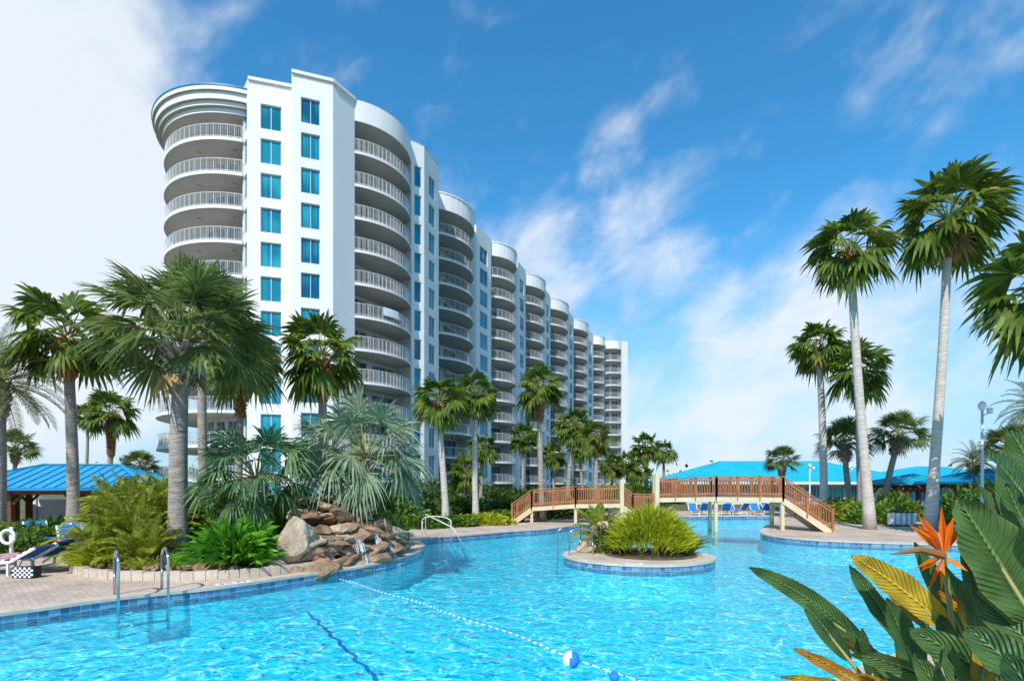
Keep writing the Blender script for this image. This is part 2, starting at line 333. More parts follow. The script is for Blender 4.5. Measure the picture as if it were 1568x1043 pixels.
mb.build('pool_floor_line',[mat('navy_tile',(.01,.12,.42),(.04,.3,.58),.5,6)],sp)
io=empty('pool_island')
poolwall('island',[Vector(p) for p in isl],io,inward=-1,cop=.34)
sc_=lambda k,cx=0,cy=0:[(ISL[0]+cx+(p[0]-ISL[0])*k,ISL[1]+cy+(p[1]-ISL[1])*k) for p in isl]
fill('island_paving',[sc_(.9)],.012,M['pavers'],io)
fill('island_soil',[sc_(.62,.45,.15)],.03,M['mulch'],io)
mb=MB();mb.prism([tuple(p) for p in sc_(.985)],FLOOR,-.04);mb.prism([tuple(p) for p in sc_(.88)],-.04,.005);mb.build('island_core',[M['coping']],io)
def text(name,s,loc,size,rot,m):
    c=bpy.data.curves.new(name,'FONT');c.body=s;c.size=size;c.align_x='CENTER';c.align_y='CENTER';c.materials.append(m)
    return link(name,c,None,loc,rot)
mb=MB();mb.box(-.36,.36,-.13,.13,-.004,.004);
e=mb.build('depth_marker',[M['white']]);e.location=(-6.28,11.78,.03);e.rotation_euler=(0,0,.80)
t=text('marker_text','5½ FT',(0,0,.008),.22,(0,0,0),M['black']);t.parent=e
mb=MB();mb.box(-.24,.24,-.12,.12,-.004,.004);e=mb.build('depth_marker',[M['white']])
e.location=(ISL[0]-.55,ISL[1]-1.95,.03);e.rotation_euler=(0,0,-.2)
t=text('marker_text','4 FT',(0,0,.008),.17,(0,0,0),M['black']);t.parent=e
# ------------------------------------------------------------ rope
mb=MB();a=Vector((-4.35,13.2,-.14));b=Vector((1.75,6.0,-.14));
pts=[a+(b-a)*(i/40)+Vector((0.06*sin(i*.5),0.25*sin(pi*i/40),0)) for i in range(41)]
mb.tube(pts,.006,5,0)
for i in range(0,240,2):
    q=i/240*40;k=int(q);p=pts[k].lerp(pts[min(k+1,40)],q-k)
    mb.obox(p,(.010,-.010,0),(.007,.007,0),(0,0,.010),i//2%2)
ro=empty('lane_rope');mb.build('rope',[M['white'],M['bluefab']],ro)
import bmesh
def sphere(name,r,loc,mats,parent,fn=None,u=20,v=12):
    bm=bmesh.new();bmesh.ops.create_uvsphere(bm,u_segments=u,v_segments=v,radius=r)
    for f in bm.faces:
        f.smooth=True
        if fn: f.material_index=fn(f.calc_center_median())
    me=bpy.data.meshes.new(name);bm.to_mesh(me);bm.free()
    for m in mats: me.materials.append(m)
    return link(name,me,parent,loc)
sphere('float',.115,(.79,6.98,-.11),[M['white'],M['bluefab']],ro,lambda c:1 if c.x*.9+c.y*-.3>0.015 else 0)
sphere('float',.06,(1.25,6.38,-.12),[M['bluefab']],ro)
# ------------------------------------------------------------ hotel
hotel=empty('hotel_building')
FH=2.8;NF=12;TOP=35.15
walls=MB();frames=MB();rails=MB()
def wall(p0,p1,z0,z1,ops,glass=1,rec=.16,mull=1,mb=walls,wm=0):
    p0=Vector(p0);p1=Vector(p1);d=(p1-p0);Ln=d.length;d/=Ln;n=Vector((d.y,-d.x))
    xs=sorted(set([0,Ln]+[o[0] for o in ops]+[o[1] for o in ops]));zs=sorted(set([z0,z1]+[o[2] for o in ops]+[o[3] for o in ops]))
    P=lambda s,z,q=0:(p0.x+d.x*s-n.x*q,p0.y+d.y*s-n.y*q,z)
    for i in range(len(xs)-1):
        cx=(xs[i]+xs[i+1])/2
        j=0
        while j<len(zs)-1:
            cz=(zs[j]+zs[j+1])/2
            if any(o[0]<cx<o[1] and o[2]<cz<o[3] for o in ops): j+=1;continue
            k=j
            while k+1<len(zs)-1 and not any(o[0]<cx<o[1] and o[2]<(zs[k+1]+zs[k+2])/2<o[3] for o in ops): k+=1
            mb.add([P(xs[i],zs[j]),P(xs[i+1],zs[j]),P(xs[i+1],zs[k+1]),P(xs[i],zs[k+1])],wm); j=k+1
    for (s0,s1,a,b) in ops:
        mb.add([P(s0,a),P(s1,a),P(s1,a,rec),P(s0,a,rec)],wm)
        mb.add([P(s0,b,rec),P(s1,b,rec),P(s1,b),P(s0,b)],wm)
        mb.add([P(s0,a,rec),P(s0,b,rec),P(s0,b),P(s0,a)],wm)
        mb.add([P(s1,a),P(s1,b),P(s1,b,rec),P(s1,a,rec)],wm)
        mb.add([P(s0,a,rec),P(s1,a,rec),P(s1,b,rec),P(s0,b,rec)],glass)
        fw=.03;q=rec-.03
        D=Vector((d.x,d.y,0));Nn=Vector((n.x,n.y,0))
        for s in ([s0+fw,s1-fw]+[s0+(s1-s0)*m/(mull+1) for m in range(1,mull+1)]):
            frames.obox(P(s,(a+b)/2,q),D*fw,Nn*.025,(0,0,(b-a)/2-.003),0)
        for z in (a+fw,b-fw): frames.obox(P((s0+s1)/2,z,q+.004),D*((s1-s0)/2-.003),Nn*.025,(0,0,fw),0)
def railing(pts,z,sp=.12,mb=rails):
    H=1.07
    pts=[Vector(p) for p in pts]
    for i in range(len(pts)-1):
        a,b=pts[i],pts[i+1]
        mb.beam((*a,z+H),(*b,z+H),.06,.045);mb.beam((*a,z+.12),(*b,z+.12),.035,.035)
        L=(b-a).length;n=max(1,int(round(L/sp)))
        for k in range(n):
            p=a+(b-a)*(k/n);w=.010 if k else .022
            mb.obox((p.x,p.y,z+.54),(w,0,0),(0,w,0),(0,0,.53))
def arc(A,B,sag,n=14):
    A=Vector(A);B=Vector(B);c=(B-A);L=c.length;d=c/L;nn=Vector((d.y,-d.x))
    Rr=(L*L/4+sag*sag)/(2*sag);h=Rr-sag;cen=(A+B)/2-nn*h;a0=math.asin(L/2/Rr)
    return [cen+nn*Rr*cos(t)+d*Rr*sin(t) for t in [-a0+2*a0*i/n for i in range(n+1)]],d,nn,L
def bay(A,B,sag,rec=1.6,sp=.13,kmax=12,proud=0,n=14):
    pts,d,nn,L=arc(A,B,sag,n);A=Vector(A);B=Vector(B)
    Ai=A-nn*rec;Bi=B-nn*rec
    ops=[]
    for k in range(NF):
        z=k*FH;h=L/2
        ops+=[(.35,h-.35,z+.03,z+2.35),(h+.25,L-.35,z+.03,z+2.35)]
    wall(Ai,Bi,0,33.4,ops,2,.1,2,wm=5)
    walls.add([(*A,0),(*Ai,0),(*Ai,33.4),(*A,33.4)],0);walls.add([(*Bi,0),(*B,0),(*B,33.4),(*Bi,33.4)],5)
    inn=[Bi+nn*.01,Ai+nn*.01]
    for k in range(1,NF):
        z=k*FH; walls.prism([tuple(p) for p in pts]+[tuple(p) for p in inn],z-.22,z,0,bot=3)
        rp=[p-nn*.08 for p in pts];rp[0]=rp[0]+d*.05;rp[-1]=rp[-1]-d*.05
        railing(rp,z,sp)
    out=[p+nn*proud for p in pts]
    walls.prism([tuple(p) for p in out]+[tuple(p) for p in inn],33.35,TOP,0,bot=3)
    if proud: walls.prism([tuple(p+nn*.08) for p in out]+[tuple(p) for p in inn],TOP+.001,TOP+.16,0)
def winops(s0,s1,a=.5,b=2.5,ks=range(0,NF)): return [(s0,s1,k*FH+a,k*FH+b) for k in ks]
tl0=(-21.32,42.2);tl1=(-17.9,43.15);tr0=(-17.5,41.5);tr1=(-14.56,42.5)
Lf=(Vector(tl1)-Vector(tl0)).length;Lr=(Vector(tr1)-Vector(tr0)).length
wall(tl0,tl1,0,TOP-.0,winops(Lf*.26,Lf*.70),1,.18,1)
wall(tr0,tr1,0,TOP,winops(Lr*.22,Lr*.68),1,.18,1)
walls.add([(*tl1,0),(*tr0,0),(*tr0,TOP),(*tl1,TOP)],0)
cf0=(-22.4,43.45)
Lc=(Vector(tl0)-Vector(cf0)).length
wall(cf0,tl0,0,TOP,winops(Lc*.2,Lc*.8),1,.15,0)
A1=(-13.4,44.5);B1=(-9.72,50.3)
wall(tr1,A1,0,TOP,[])
bay(A1,B1,1.25,rec=1.9,sp=.125,n=18)
b0=B1;b1=(-8.6,51.2);b2=(-7.6,54.2);b3=(-8.4,58.6)
l=(Vector(b1)-Vector(b0)).length;wall(b0,b1,0,TOP+.4,winops(l*.25,l*.8),1,.12,0)
l=(Vector(b2)-Vector(b1)).length;wall(b1,b2,0,TOP+.4,winops(l*.3,l*.72),1,.14,1)
wall(b2,b3,0,TOP,[])
walls.prism([b0,b1,b2,b3],TOP+.3,TOP+.402,0)
mods=[(b3,(-5.4,66.5)),((-3.26,70.5),(0,77)),((1.6,80.8),(4.75,88)),((6.2,91.5),(9.9,99)),((11.6,103),(15.1,110.5)),((17.3,114.5),(20.0,119.3))]
for i,(a,b) in enumerate(mods):
    bay(a,b,1.95,rec=1.7,sp=.19,proud=.12,n=12)
    if i<len(mods)-1:
        c=mods[i+1][0];B=Vector(b);C=Vector(c);d=(C-B).normalized();nn=Vector((d.y,-d.x))
        m=B+d*.35+nn*.75;m2=C-d*.05+nn*.55
        wall(B,m,0,TOP+.3,[]);l=(m2-m).length
        wall(m,m2,0,TOP+.3,winops(l*.25,l*.75),1,.12,1);wall(m2,C,0,TOP+.3,[])
        walls.prism([tuple(B),tuple(m),tuple(m2),tuple(C)],TOP+.29,TOP+.302,0)
e0=(20.0,119.3);e1=(21,118.6);e2=(25.0,119.4);e3=(26.6,120.2)
wall(e0,e1,0,TOP,[]);bay(e1,e2,1.0,rec=1.5,sp=.22,n=8);wall(e2,e3,0,TOP+.3,[]);wall(e3,(24.5,132),0,TOP,[])
front=[cf0,tl0,tr1,A1,B1,b1,b3]+[p for m in mods for p in m]+[e1,e2]
fr_in=[];bk=[]
F=[Vector(p) for p in front]
for i,p in enumerate(F):
    d=(F[min(i+1,len(F)-1)]-F[max(i-1,0)]).normalized();nn=Vector((d.y,-d.x))
    fr_in.append(p-nn*2.3);bk.append(p-nn*15)
body=[tuple(p) for p in fr_in]+[tuple(p) for p in reversed(bk[2:])]
walls.prism(body,0,33.45,0)
walls.prism([tl0,tl1,tr0,tr1,A1,(-15.5,47),(-21,46),cf0],TOP-.4,TOP-.35,0)
for (p,q,zt) in ((tl0,tl1,TOP),(tr0,tr1,TOP),(tr1,A1,TOP)):
    walls.beam((*p,zt-.02),(*q,zt-.02),.3,.25,0)
C0=Vector((-24.5,50.0))
def ring(r,a0,a1,n): return [C0+Vector((cos(a),sin(a)))*r for a in [math.radians(a0+(a1-a0)*i/n) for i in range(n+1)]]
for k in range(1,NF):
    ro_=7.35 if k>4 else 7.95
    o=ring(ro_,-72,-262,44);i_=ring(4.6,-72,-262,44)
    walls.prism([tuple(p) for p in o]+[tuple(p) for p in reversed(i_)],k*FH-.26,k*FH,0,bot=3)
    railing(ring(ro_-.09,-72,-262,44),k*FH,.13)
inr=ring(4.62,-262,-66,14)
for i in range(len(inr)-1):
    a,b=inr[i],inr[i+1];l=(b-a).length
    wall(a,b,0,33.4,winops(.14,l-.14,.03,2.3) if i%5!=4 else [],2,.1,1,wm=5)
DZ=-.35
for (r,z0,z1) in ((7.45,33.0,33.4),(7.75,33.4,33.75),(8.0,33.75,34.35),(8.2,34.35,34.7)):
    o=ring(r,-68,-262,60);walls.prism([tuple(p) for p in o]+[tuple(p) for p in reversed(ring(2,-68,-262,60))],z0+DZ,z1+DZ,0,bot=3)
rimo=ring(8.26,-68,-262,60);walls.prism([tuple(p) for p in rimo]+[tuple(p) for p in reversed(ring(2,-68,-262,60))],34.701+DZ,34.79+DZ,4)
for k in range(1,NF):
    for ang in (-110,-150,-80):
        p=C0+Vector((cos(math.radians(ang)),sin(math.radians(ang))))*6
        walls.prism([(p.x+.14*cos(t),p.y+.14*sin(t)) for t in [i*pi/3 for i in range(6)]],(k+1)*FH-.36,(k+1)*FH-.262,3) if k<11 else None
walls.build('walls',[M['stucco'],M['glass'],M['glassd'],M['soffit'],M['bluemetal'],M['recess']],hotel)
frames.build('window_frames',[M['frame']],hotel);rails.build('balcony_railings',[M['rail']],hotel)
pts,_,_,_=arc(A1,B1,1.32,18)
mb=MB()
for i in range(6,10): mb.beam((*pts[i],6*FH+.75),(*pts[i+1],6*FH+.75),.05,.7)
mb.build('balcony_towel',[M['white']],hotel)
rng=random.Random(5)
mb=MB()
for k in range(1,NF):
    for s in (.25,.5,.75):
        p=Vector(A1).lerp(Vector(B1),s)+Vector((-.2,.1))
        z=k*FH
        if rng.random()<.7:
            mb.box(p.x-.25,p.x+.25,p.y-.25,p.y+.25,z+.4,z+.46);mb.box(p.x-.25,p.x+.25,p.y+.2,p.y+.25,z+.46,z+.95)
            for q in ((-.22,-.22),(.2,-.22),(-.22,.2),(.2,.2)): mb.box(p.x+q[0],p.x+q[0]+.03,p.y+q[1],p.y+q[1]+.03,z,z+.4)
mb.build('balcony_chairs',[M['woodd']],hotel)
# ------------------------------------------------------------ palms
def fan(mb,rng,o,az,el,pl,br,nseg,droop,mi=0,mp=1,grav=.10,wid=.46):
    d=Vector((cos(el)*cos(az),cos(el)*sin(az),sin(el)));p=Vector(o);pts=[p.copy()]
    for i in range(4):
        p=p+d*pl/4;d.z-=grav;d.normalize();pts.append(p.copy())
    mb.tube(pts,[.035,.028,.022,.02,.012],3,mp,False)
    z=Vector((0,0,1));r=d.cross(z)
    if r.length<.05: r=Vector((1,0,0))
    r.normalize();tw=rng.uniform(-.7,.7);u=r.cross(d);r=(r*cos(tw)+u*sin(tw)).normalized();u=r.cross(d).normalized()
    span=math.radians(rng.uniform(92,112));dt=2*span/nseg
    for i in range(nseg):
        a=-span+dt*(i+.5)+rng.uniform(-.03,.03);dr=(d*cos(a)+r*sin(a)-u*.22*abs(sin(a))).normalized();sd=(-d*sin(a)+r*cos(a)).normalized()
        sd=(sd+u*(.35 if i%2 else -.35)).normalized()
        ln=br*(.78+.22*cos(a))*rng.uniform(.88,1.08);dp=droop*rng.uniform(.5,1.5)
        prev=None
        for s,wf in ((.04,.12),(.55,1.),(.8,.6),(1.,.05)):
            w=br*.5*dt*wid*wf
            c=p+dr*ln*s-z*dp*ln*s**2.8
            cur=(c-sd*w,c+sd*w)
            if prev: mb.add([prev[0],prev[1],cur[1],cur[0]],mi)
            prev=cur
def crown_fan(name,seed,n=34,pl=1.0,br=1.05,nseg=22,droop=.35,lo=-55,hi=82,mats=None,dead=3,pw=.85,wid=.46,qd=.25):
    rng=random.Random(seed);mb=MB()
    for i in range(n):
        q=(i+.5)/n;el=math.radians(hi+(lo-hi)*q**pw+rng.uniform(-9,9));az=i*2.39996+rng.uniform(-.35,.35)
        fan(mb,rng,(cos(az)*.1,sin(az)*.1,.25*(1-q)),az,el,pl*rng.uniform(.75,1.15),br*rng.uniform(.8,1.12),nseg,droop+qd*q,0,1,.05+.04*q,wid)
    for i in range(dead):
        az=rng.uniform(0,6.28);fan(mb,rng,(0,0,-.15),az,math.radians(-60),pl*.6,br*.7,12,.3,2,1,.1)
    return mb.mesh(name,mats)
PM=mat('petiole',(.30,.28,.08),(.22,.20,.06),.6,3)
WC=[crown_fan('wash_crown%d'%i,10+i,29,.78,.96,18,.30,lo=-40,mats=[M['palm'],PM,M['dead']],dead=4,wid=.78) for i in range(4)]
SC=[crown_fan('sabal_crown%d'%i,30+i,40,1.3,1.15,28,.20,lo=-10,hi=88,mats=[M['sabal'],PM,M['dead']],dead=1,wid=.60,qd=.12) for i in range(2)]
def feather(mb,rng,o,az,el,L,grav,nl,ll,lw,mi=0,mp=1,vee=.5):
    d=Vector((cos(el)*cos(az),cos(el)*sin(az),sin(el)));p=Vector(o);pts=[p.copy()];ds=[d.copy()]
    S=12
    for i in range(S):
        p=p+d*L/S;d.z-=grav*(.5+i/S);d.normalize();pts.append(p.copy());ds.append(d.copy())
    mb.tube(pts,[.03*(1-i/(S+2)) for i in range(S+1)],3,mp,False)
    for i in range(nl):
        q=.16+.84*i/nl;f=q*S;k=min(int(f),S-1);c=pts[k].lerp(pts[k+1],f-k);dd=ds[k]
        r=dd.cross(Vector((0,0,1)));r=r.normalized() if r.length>.05 else Vector((1,0,0));u=r.cross(dd)
        lf=ll*(math.sin(pi*min(1,q*.9+.12))**.6)
        for s in (-1,1):
            dr=(r*s*.85+dd*.6+u*vee*rng.uniform(.5,1.2)).normalized();w=dd*lw
            m=c+dr*lf*.55;t=c+dr*lf-Vector((0,0,lf*.3*rng.random()+.05))
            mb.add([c-w*.4,c+w*.4,m+w,m-w],mi);mb.add([m-w,m+w,t],mi)
def crown_feather(name,seed,n,L,grav,nl,ll,lw,mats,lo=-25,hi=80,vee=.5):
    rng=random.Random(seed);mb=MB()
    for i in range(n):
        q=(i+.5)/n;el=math.radians(hi+(lo-hi)*q+rng.uniform(-6,6));az=i*2.39996+rng.uniform(-.3,.3)
        feather(mb,rng,(cos(az)*.08,sin(az)*.08,.1*(1-q)),az,el,L*rng.uniform(.85,1.12),grav,nl,ll,lw,0,1,vee)
    return mb.mesh(name,mats)
PIN=crown_fan('pindo_crown',3,36,1.15,1.05,24,.38,lo=-30,hi=84,mats=[M['pindo'],PM,M['dead']],dead=0,wid=.46)
PING=crown_fan('pindo_green_crown',4,30,1.1,1.0,24,.40,lo=-30,hi=80,mats=[M['pindog'],PM,M['dead']],dead=0,wid=.5)
PHO=crown_feather('phoenix_crown',5,40,2.5,.13,44,.42,.016,[M['sabal'],PM],lo=-35,hi=80)
ARE=[crown_feather('areca_crown%d'%i,6+i,28,1.4,.12,26,.36,.022,[M['cycad'],PM],lo=20,hi=85,vee=.3) for i in range(2)]
def palm(x,y,h,kind='w',s=1.,lean=(0,0),r=.19,seed=0,bl=1.3,pale=False,name='palm_tree',base=0,hang=0):
    rng=random.Random(seed*7+3);E=empty(name,(x,y,base));mb=MB();lx,ly=lean;N=14
    P=[Vector((lx*(i/N)**1.3*1.0+.12*h/10*sin(i/N*3+seed),ly*(i/N)**1.3,h*i/N)) for i in range(N+1)]
    off=P[0].copy();P=[p-off for p in P]
    mb.tube(P,[r*(1.35-.35*min(1,i/3)) *(1-.28*i/N) for i in range(N+1)],10,0)
    mb.build('trunk',[M['trunkw'] if pale else M['trunk']],E,True)
    top=P[-1];mb=MB();rt=r*.75
    nb=int(bl*44)
    dirv=(P[-1]-P[-3]).normalized();g=1.5 if kind=='s' else 1.
    for i in range(nb):
        q=i/nb;az=i*2.4;p=top-dirv*bl*(1-q)
        rr=rt*(1.0+.45*q)
        o=Vector((cos(az),sin(az),0));
        a=p+o*rr*.7;b=p+o*(rr+(.10+.12*q)*g)+Vector((0,0,.22+.1*rng.random()))
        mb.beam(a,b,.09*g,.05)
    mb.tube([top-dirv*bl,top-dirv*bl*.4,top+dirv*.15],[rt*1.05,rt*1.5,rt*1.2],9,0)
    mb.build('boots',[M['boot'] if kind=='w' else M['bootg']],E)
    me={'w':WC[seed%4],'s':SC[seed%2],'f':PHO}[kind]
    link('crown',me,E,tuple(top+dirv*.1),(rng.uniform(-.12,.12),rng.uniform(-.12,.12),seed*1.7),s)
    return E
def P_(tb,ty,cy_,Z,**k):
    x=bx(tb,Z);xt=bx(ty,Z);h=CAMH+(745-cy_)/800*Z;palm(x,Z,h,lean=(xt-x,0),**k)
P_(112,110,525,20,seed=1,s=1.2,r=.22,bl=1.5)
P_(272,287,535,14.6,kind='s',seed=2,s=1.08,r=.27,bl=1.3)
P_(316,312,490,21,kind='s',seed=3,s=.95,r=.2)
P_(366,366,560,25,seed=4,s=1.25,r=.2,bl=2.6)
P_(165,168,638,40,seed=5,s=1.2,r=.22,bl=3.2)
P_(-5,-5,590,19,kind='f',seed=6,s=1.0,r=.25)
P_(492,497,555,25,seed=7,s=1.3,r=.24,bl=2.0)
P_(683,676,620,29,seed=8,s=1.,r=.2,bl=1.2,pale=True)
P_(729,731,612,31,seed=9,s=.95,r=.19,bl=1.2,pale=True)
P_(831,824,600,33,seed=10,s=1.05,r=.2,bl=2.)
P_(868,874,657,42,seed=11,s=1.05,r=.2)
P_(911,910,675,40,seed=12,s=.95,r=.2)
P_(990,990,688,62,seed=13,s=1.2,r=.22)
P_(1017,1018,695,66,seed=14,s=1.1,r=.2)
P_(960,962,712,70,seed=15,s=1.1,r=.2);P_(938,938,715,66,seed=16,s=1.1,r=.2);P_(975,977,722,60,seed=26,s=1.)
P_(800,800,675,50,seed=17,s=1.);P_(735,737,690,48,seed=18,s=1.);P_(712,713,725,40,seed=19,s=.9);P_(848,848,700,55,seed=20,s=1.)
P_(893,890,690,60,seed=21,s=1.1)
P_(1332,1303,390,27,seed=22,s=1.35,r=.25,bl=1.6,pale=True)
P_(1424,1450,345,26,seed=25,s=1.6,r=.25,bl=1.7,pale=True)
P_(1262,1247,535,37,seed=24,s=1.25,r=.27,bl=1.2,pale=True)
P_(1320,1309,575,35,seed=23,s=1.35,r=.25,bl=2.4)
P_(1352,1378,672,37,kind='s',seed=28,s=.85,r=.24);P_(1303,1290,682,38,kind='s',seed=29,s=.85,r=.24)
P_(1195,1196,710,50,kind='s',seed=30,s=.75,r=.22)
P_(1612,1605,460,19,kind='w',seed=31,s=1.6,r=.2)
P_(1590,1592,630,26,kind='f',seed=32,s=.8,r=.2);P_(1545,1548,690,30,kind='s',seed=33,s=.65);P_(1490,1492,712,33,kind='f',seed=34,s=.6)
P_(215,216,718,36,kind='s',seed=35,s=.55);P_(20,22,690,45,kind='s',seed=36,s=.8);P_(130,132,640,60,seed=37,s=1.1)
def pindo(x,y,h,me,s,seed,lean=(0,0)):
    E=empty('pindo_palm',(x,y,.1));mb=MB()
    mb.tube([(0,0,0),(lean[0]*.5,0,h*.5),(lean[0],0,h)],[.2,.2,.2],9)
    rng=random.Random(seed)
    for i in range(70):
        az=i*2.4;z=h*(.15+.85*i/70);o=Vector((cos(az),sin(az),0));c=Vector((lean[0]*z/h,0,z))
        mb.beam(c+o*.13,c+o*.33+Vector((0,0,.25)),.08,.05)
    mb.build('trunk',[M['bootg']],E);link('crown',me,E,(lean[0],0,h+.05),(0,0,seed),s)
pindo(bx(398,15.2),15.2,2.2,PING,.93,1,(-.1,0))
pindo(bx(545,17),17,2.9,PIN,1.05,2,(.35,0))
pindo(bx(505,20),20,3.2,PIN,.85,4)
# ------------------------------------------------------------ shrubs
def shrub(name,x,y,z,rx,ry,h,n,ll,lw,m,seed,up=.4,parent=None):
    rng=random.Random(seed);mb=MB()
    for i in range(n):
        while True:
            v=Vector((rng.uniform(-1,1),rng.uniform(-1,1),rng.uniform(-.05,1)))
            if v.length<=1 and v.length>.45: break
        q=1+.36*noise.noise(v*2.3+Vector((seed,0,0)))+.16*noise.noise(v*6)
        p=Vector((x+v.x*rx*q,y+v.y*ry*q,z+max(0,v.z)*h*q));o=(v.normalized()*(1-up)+Vector((0,0,up))+Vector((rng.gauss(0,.4),rng.gauss(0,.4),rng.gauss(0,.3)))).normalized()
        s=o.cross(Vector((rng.gauss(0,1),rng.gauss(0,1),rng.gauss(0,1)))).normalized();l=ll*rng.uniform(.6,1.3);w=lw*rng.uniform(.7,1.2)
        mb.add([p,p+o*l*.45+s*w,p+o*l-Vector((0,0,l*.15)),p+o*l*.45-s*w])
    return mb.build(name,[m],parent)
def blades(name,x,y,z,rx,ry,L,n,w,m,seed,spread=.6,segs=3,parent=None,core=0):
    rng=random.Random(seed);mb=MB()
    for i in range(n):
        a=rng.uniform(0,2*pi);q=math.sqrt(rng.random());px=cos(a)*q;py=sin(a)*q
        p=Vector((x+px*rx,y+py*ry,z+core*math.sqrt(max(0,1-q*q))*rng.uniform(.4,1)));o=Vector((px*spread+rng.gauss(0,.25),py*spread+rng.gauss(0,.25),1)).normalized();l=L*rng.uniform(.6,1.2)
        s=o.cross(Vector((rng.gauss(0,1),rng.gauss(0,1),.1))).normalized();prev=None
        for k in range(segs+1):
            t=k/segs;ww=w*(sin(pi*(.12+.88*t))**.7 if t<1 else .02)
            if prev: mb.add([prev[0],prev[1],p+s*ww,p-s*ww])
            prev=(p-s*ww,p+s*ww);p=p+o*l/segs;o=(o+Vector((px*.25,py*.25,-.33))).normalized()
    return mb.build(name,[m],parent)
blades('ornamental_grass',ISL[0]+.45,ISL[1]+.1,.05,1.2,1.05,.55,2800,.022,M['ylw'],1,.5,core=1.2)
shrub('green_shrub',ISL[0]-.75,ISL[1]+.8,.05,.6,.6,.9,900,.2,.04,M['shrub'],2)
link('areca_palm',ARE[0],None,(ISL[0]-1.0,ISL[1]+1.2,.45),(0,0,1),.85)
blades('flax_plant',ISL[0]+1.6,ISL[1]+.3,.05,.3,.3,.8,60,.03,M['shrub'],4,.8)
blades('flax_plant',ISL[0]+1.3,ISL[1]+1.1,.05,.35,.35,1.0,70,.03,M['shrub'],5,.8)
bed=catmull([(-10.4,12.9),(-8.6,12.35),(-7,12.5),(-5.9,13.2),(-4.6,14.7),(-3.85,17),(-4.3,20),(-7,21.5),(-11,20),(-12,15)],6)
pl=empty('planting_bed');mb=MB();mb.prism([tuple(p) for p in bed],0.004,.16,0);mb.build('bed_soil',[M['mulch']],pl)
mb=MB();bo=offs(bed,.16)
for i in range(len(bed)):
    j=(i+1)%len(bed);a,b,c,d=bed[i],bed[j],bo[j],bo[i];mb.prism([tuple(a.lerp(b,.02)),tuple(a.lerp(b,.97)),tuple(d.lerp(c,.97)),tuple(d.lerp(c,.02))],.003,.2+.01*(i%3),0)
mb.build('bed_edging',[M['coping']],pl)
def rock(mbv,c,s,seed,mi=0):
    bm=bmesh.new();bmesh.ops.create_icosphere(bm,subdivisions=3,radius=1);b=len(mbv.v);rng=random.Random(seed)
    rot=Matrix.Rotation(rng.uniform(0,6),3,'Z')@Matrix.Rotation(rng.uniform(-.5,.5),3,'X')
    pl=[(Vector((rng.gauss(0,1),rng.gauss(0,1),rng.gauss(0,1))).normalized(),rng.uniform(.5,.8)) for _ in range(12)]
    for v in bm.verts:
        p=v.co.copy()
        for nn,dd in pl:
            t=p.dot(nn)
            if t>dd: p=p-nn*(t-dd)*.97
        n1=noise.noise(v.co*1.1+Vector((seed*3.1,0,0)));n2=noise.noise(v.co*3.5+Vector((seed,5,0)))
        p=p*(1.25+.25*n1+.13*n2)
        p=rot@Vector((p.x*s[0],p.y*s[1],p.z*s[2]));mbv.v.append(tuple(p+Vector(c)))
    for f in bm.faces: mbv.f.append(tuple(b+v.index for v in f.verts));mbv.m.append(mi)
    bm.free()
rk=MB();rng=random.Random(8)
line=[(-5.5,13.7),(-5.0,14.3),(-4.5,14.9),(-4.2,15.6),(-3.9,16.3),(-3.8,17.1)]
sd=1
rock(rk,(-5.75,13.85,.62),(.66,.52,.8),77,1)
rock(rk,(-6.2,13.5,.25),(.5,.35,.35),78,1)
for lay,(zz,inset,sc,nr) in enumerate(((.05,0,.36,17),(.35,.15,.34,19),(.65,.35,.33,18),(.95,.6,.31,17),(1.25,.8,.29,15),(1.52,.95,.25,11),(1.75,1.0,.18,5))):
    for i in range(nr):
        q=rng.random() if lay else i/nr;f=q*(len(line)-1);k=min(int(f),len(line)-2);p=Vector(line[k]).lerp(Vector(line[k+1]),f-k)
        if lay>3: p=Vector((-4.7,15.2))+Vector((rng.uniform(-1.1,.8),rng.uniform(-.5,.9)))
        p=p+Vector((-.7,.6))*inset*rng.uniform(.6,1.2)
        s=sc*rng.uniform(.55,1.3);rock(rk,(p.x,p.y,zz+rng.uniform(-.05,.1)),(s*1.4,s*1.1,s*rng.uniform(.35,.65)),sd,0 if rng.random()<.7 else 1);sd+=1
for i in range(14):
    q=i/13;p=Vector((-10.2,13.0)).lerp(Vector((-6.8,12.75)),q);s=rng.uniform(.08,.15);rock(rk,(p.x,p.y-.12*sin(q*pi),.2),(s*1.2,s,s*.8),sd,0);sd+=1
rk.build('rock_waterfall',[M['rock'],M['rockt']])
mb=MB();rng=random.Random(3)
for (fc,z1,ln) in ((2.0,.35,.32),(2.15,-.12,.42),(3.0,.5,.25),(3.1,.05,.38),(3.8,.2,.3),(3.9,-.14,.3)):
    for i in range(16):
        f=fc+rng.gauss(0,.10);k=int(f);p=Vector(line[k]).lerp(Vector(line[min(k+1,5)]),f-k);o=Vector((.85,-.5))
        w=rng.uniform(.003,.008);ins=.40-.38*max(0,z1);l2=ln*rng.uniform(.6,1.1);zz=z1+rng.uniform(-.03,.05)
        a=Vector((*(p+o*(ins)),zz+l2));b=Vector((*(p+o*(ins+.1+rng.uniform(0,.04))),zz));s=Vector((w,w,0))
        mb.add([a-s*.5,a+s*.5,b+s,b-s])
for i in range(50):
    f=rng.uniform(1.6,4.2);k=int(f);p=Vector(line[k]).lerp(Vector(line[min(k+1,5)]),f-k)+Vector((.85,-.5))*rng.uniform(.4,.7)
    r=rng.uniform(.015,.035);mb.obox((p.x,p.y,-.152),(r,r*.3,0),(-r*.3,r,0),(0,0,.004))
mb.build('waterfall_stream',[mat('falling_water',(.75,.82,.86),(.45,.55,.6),.2,14)])
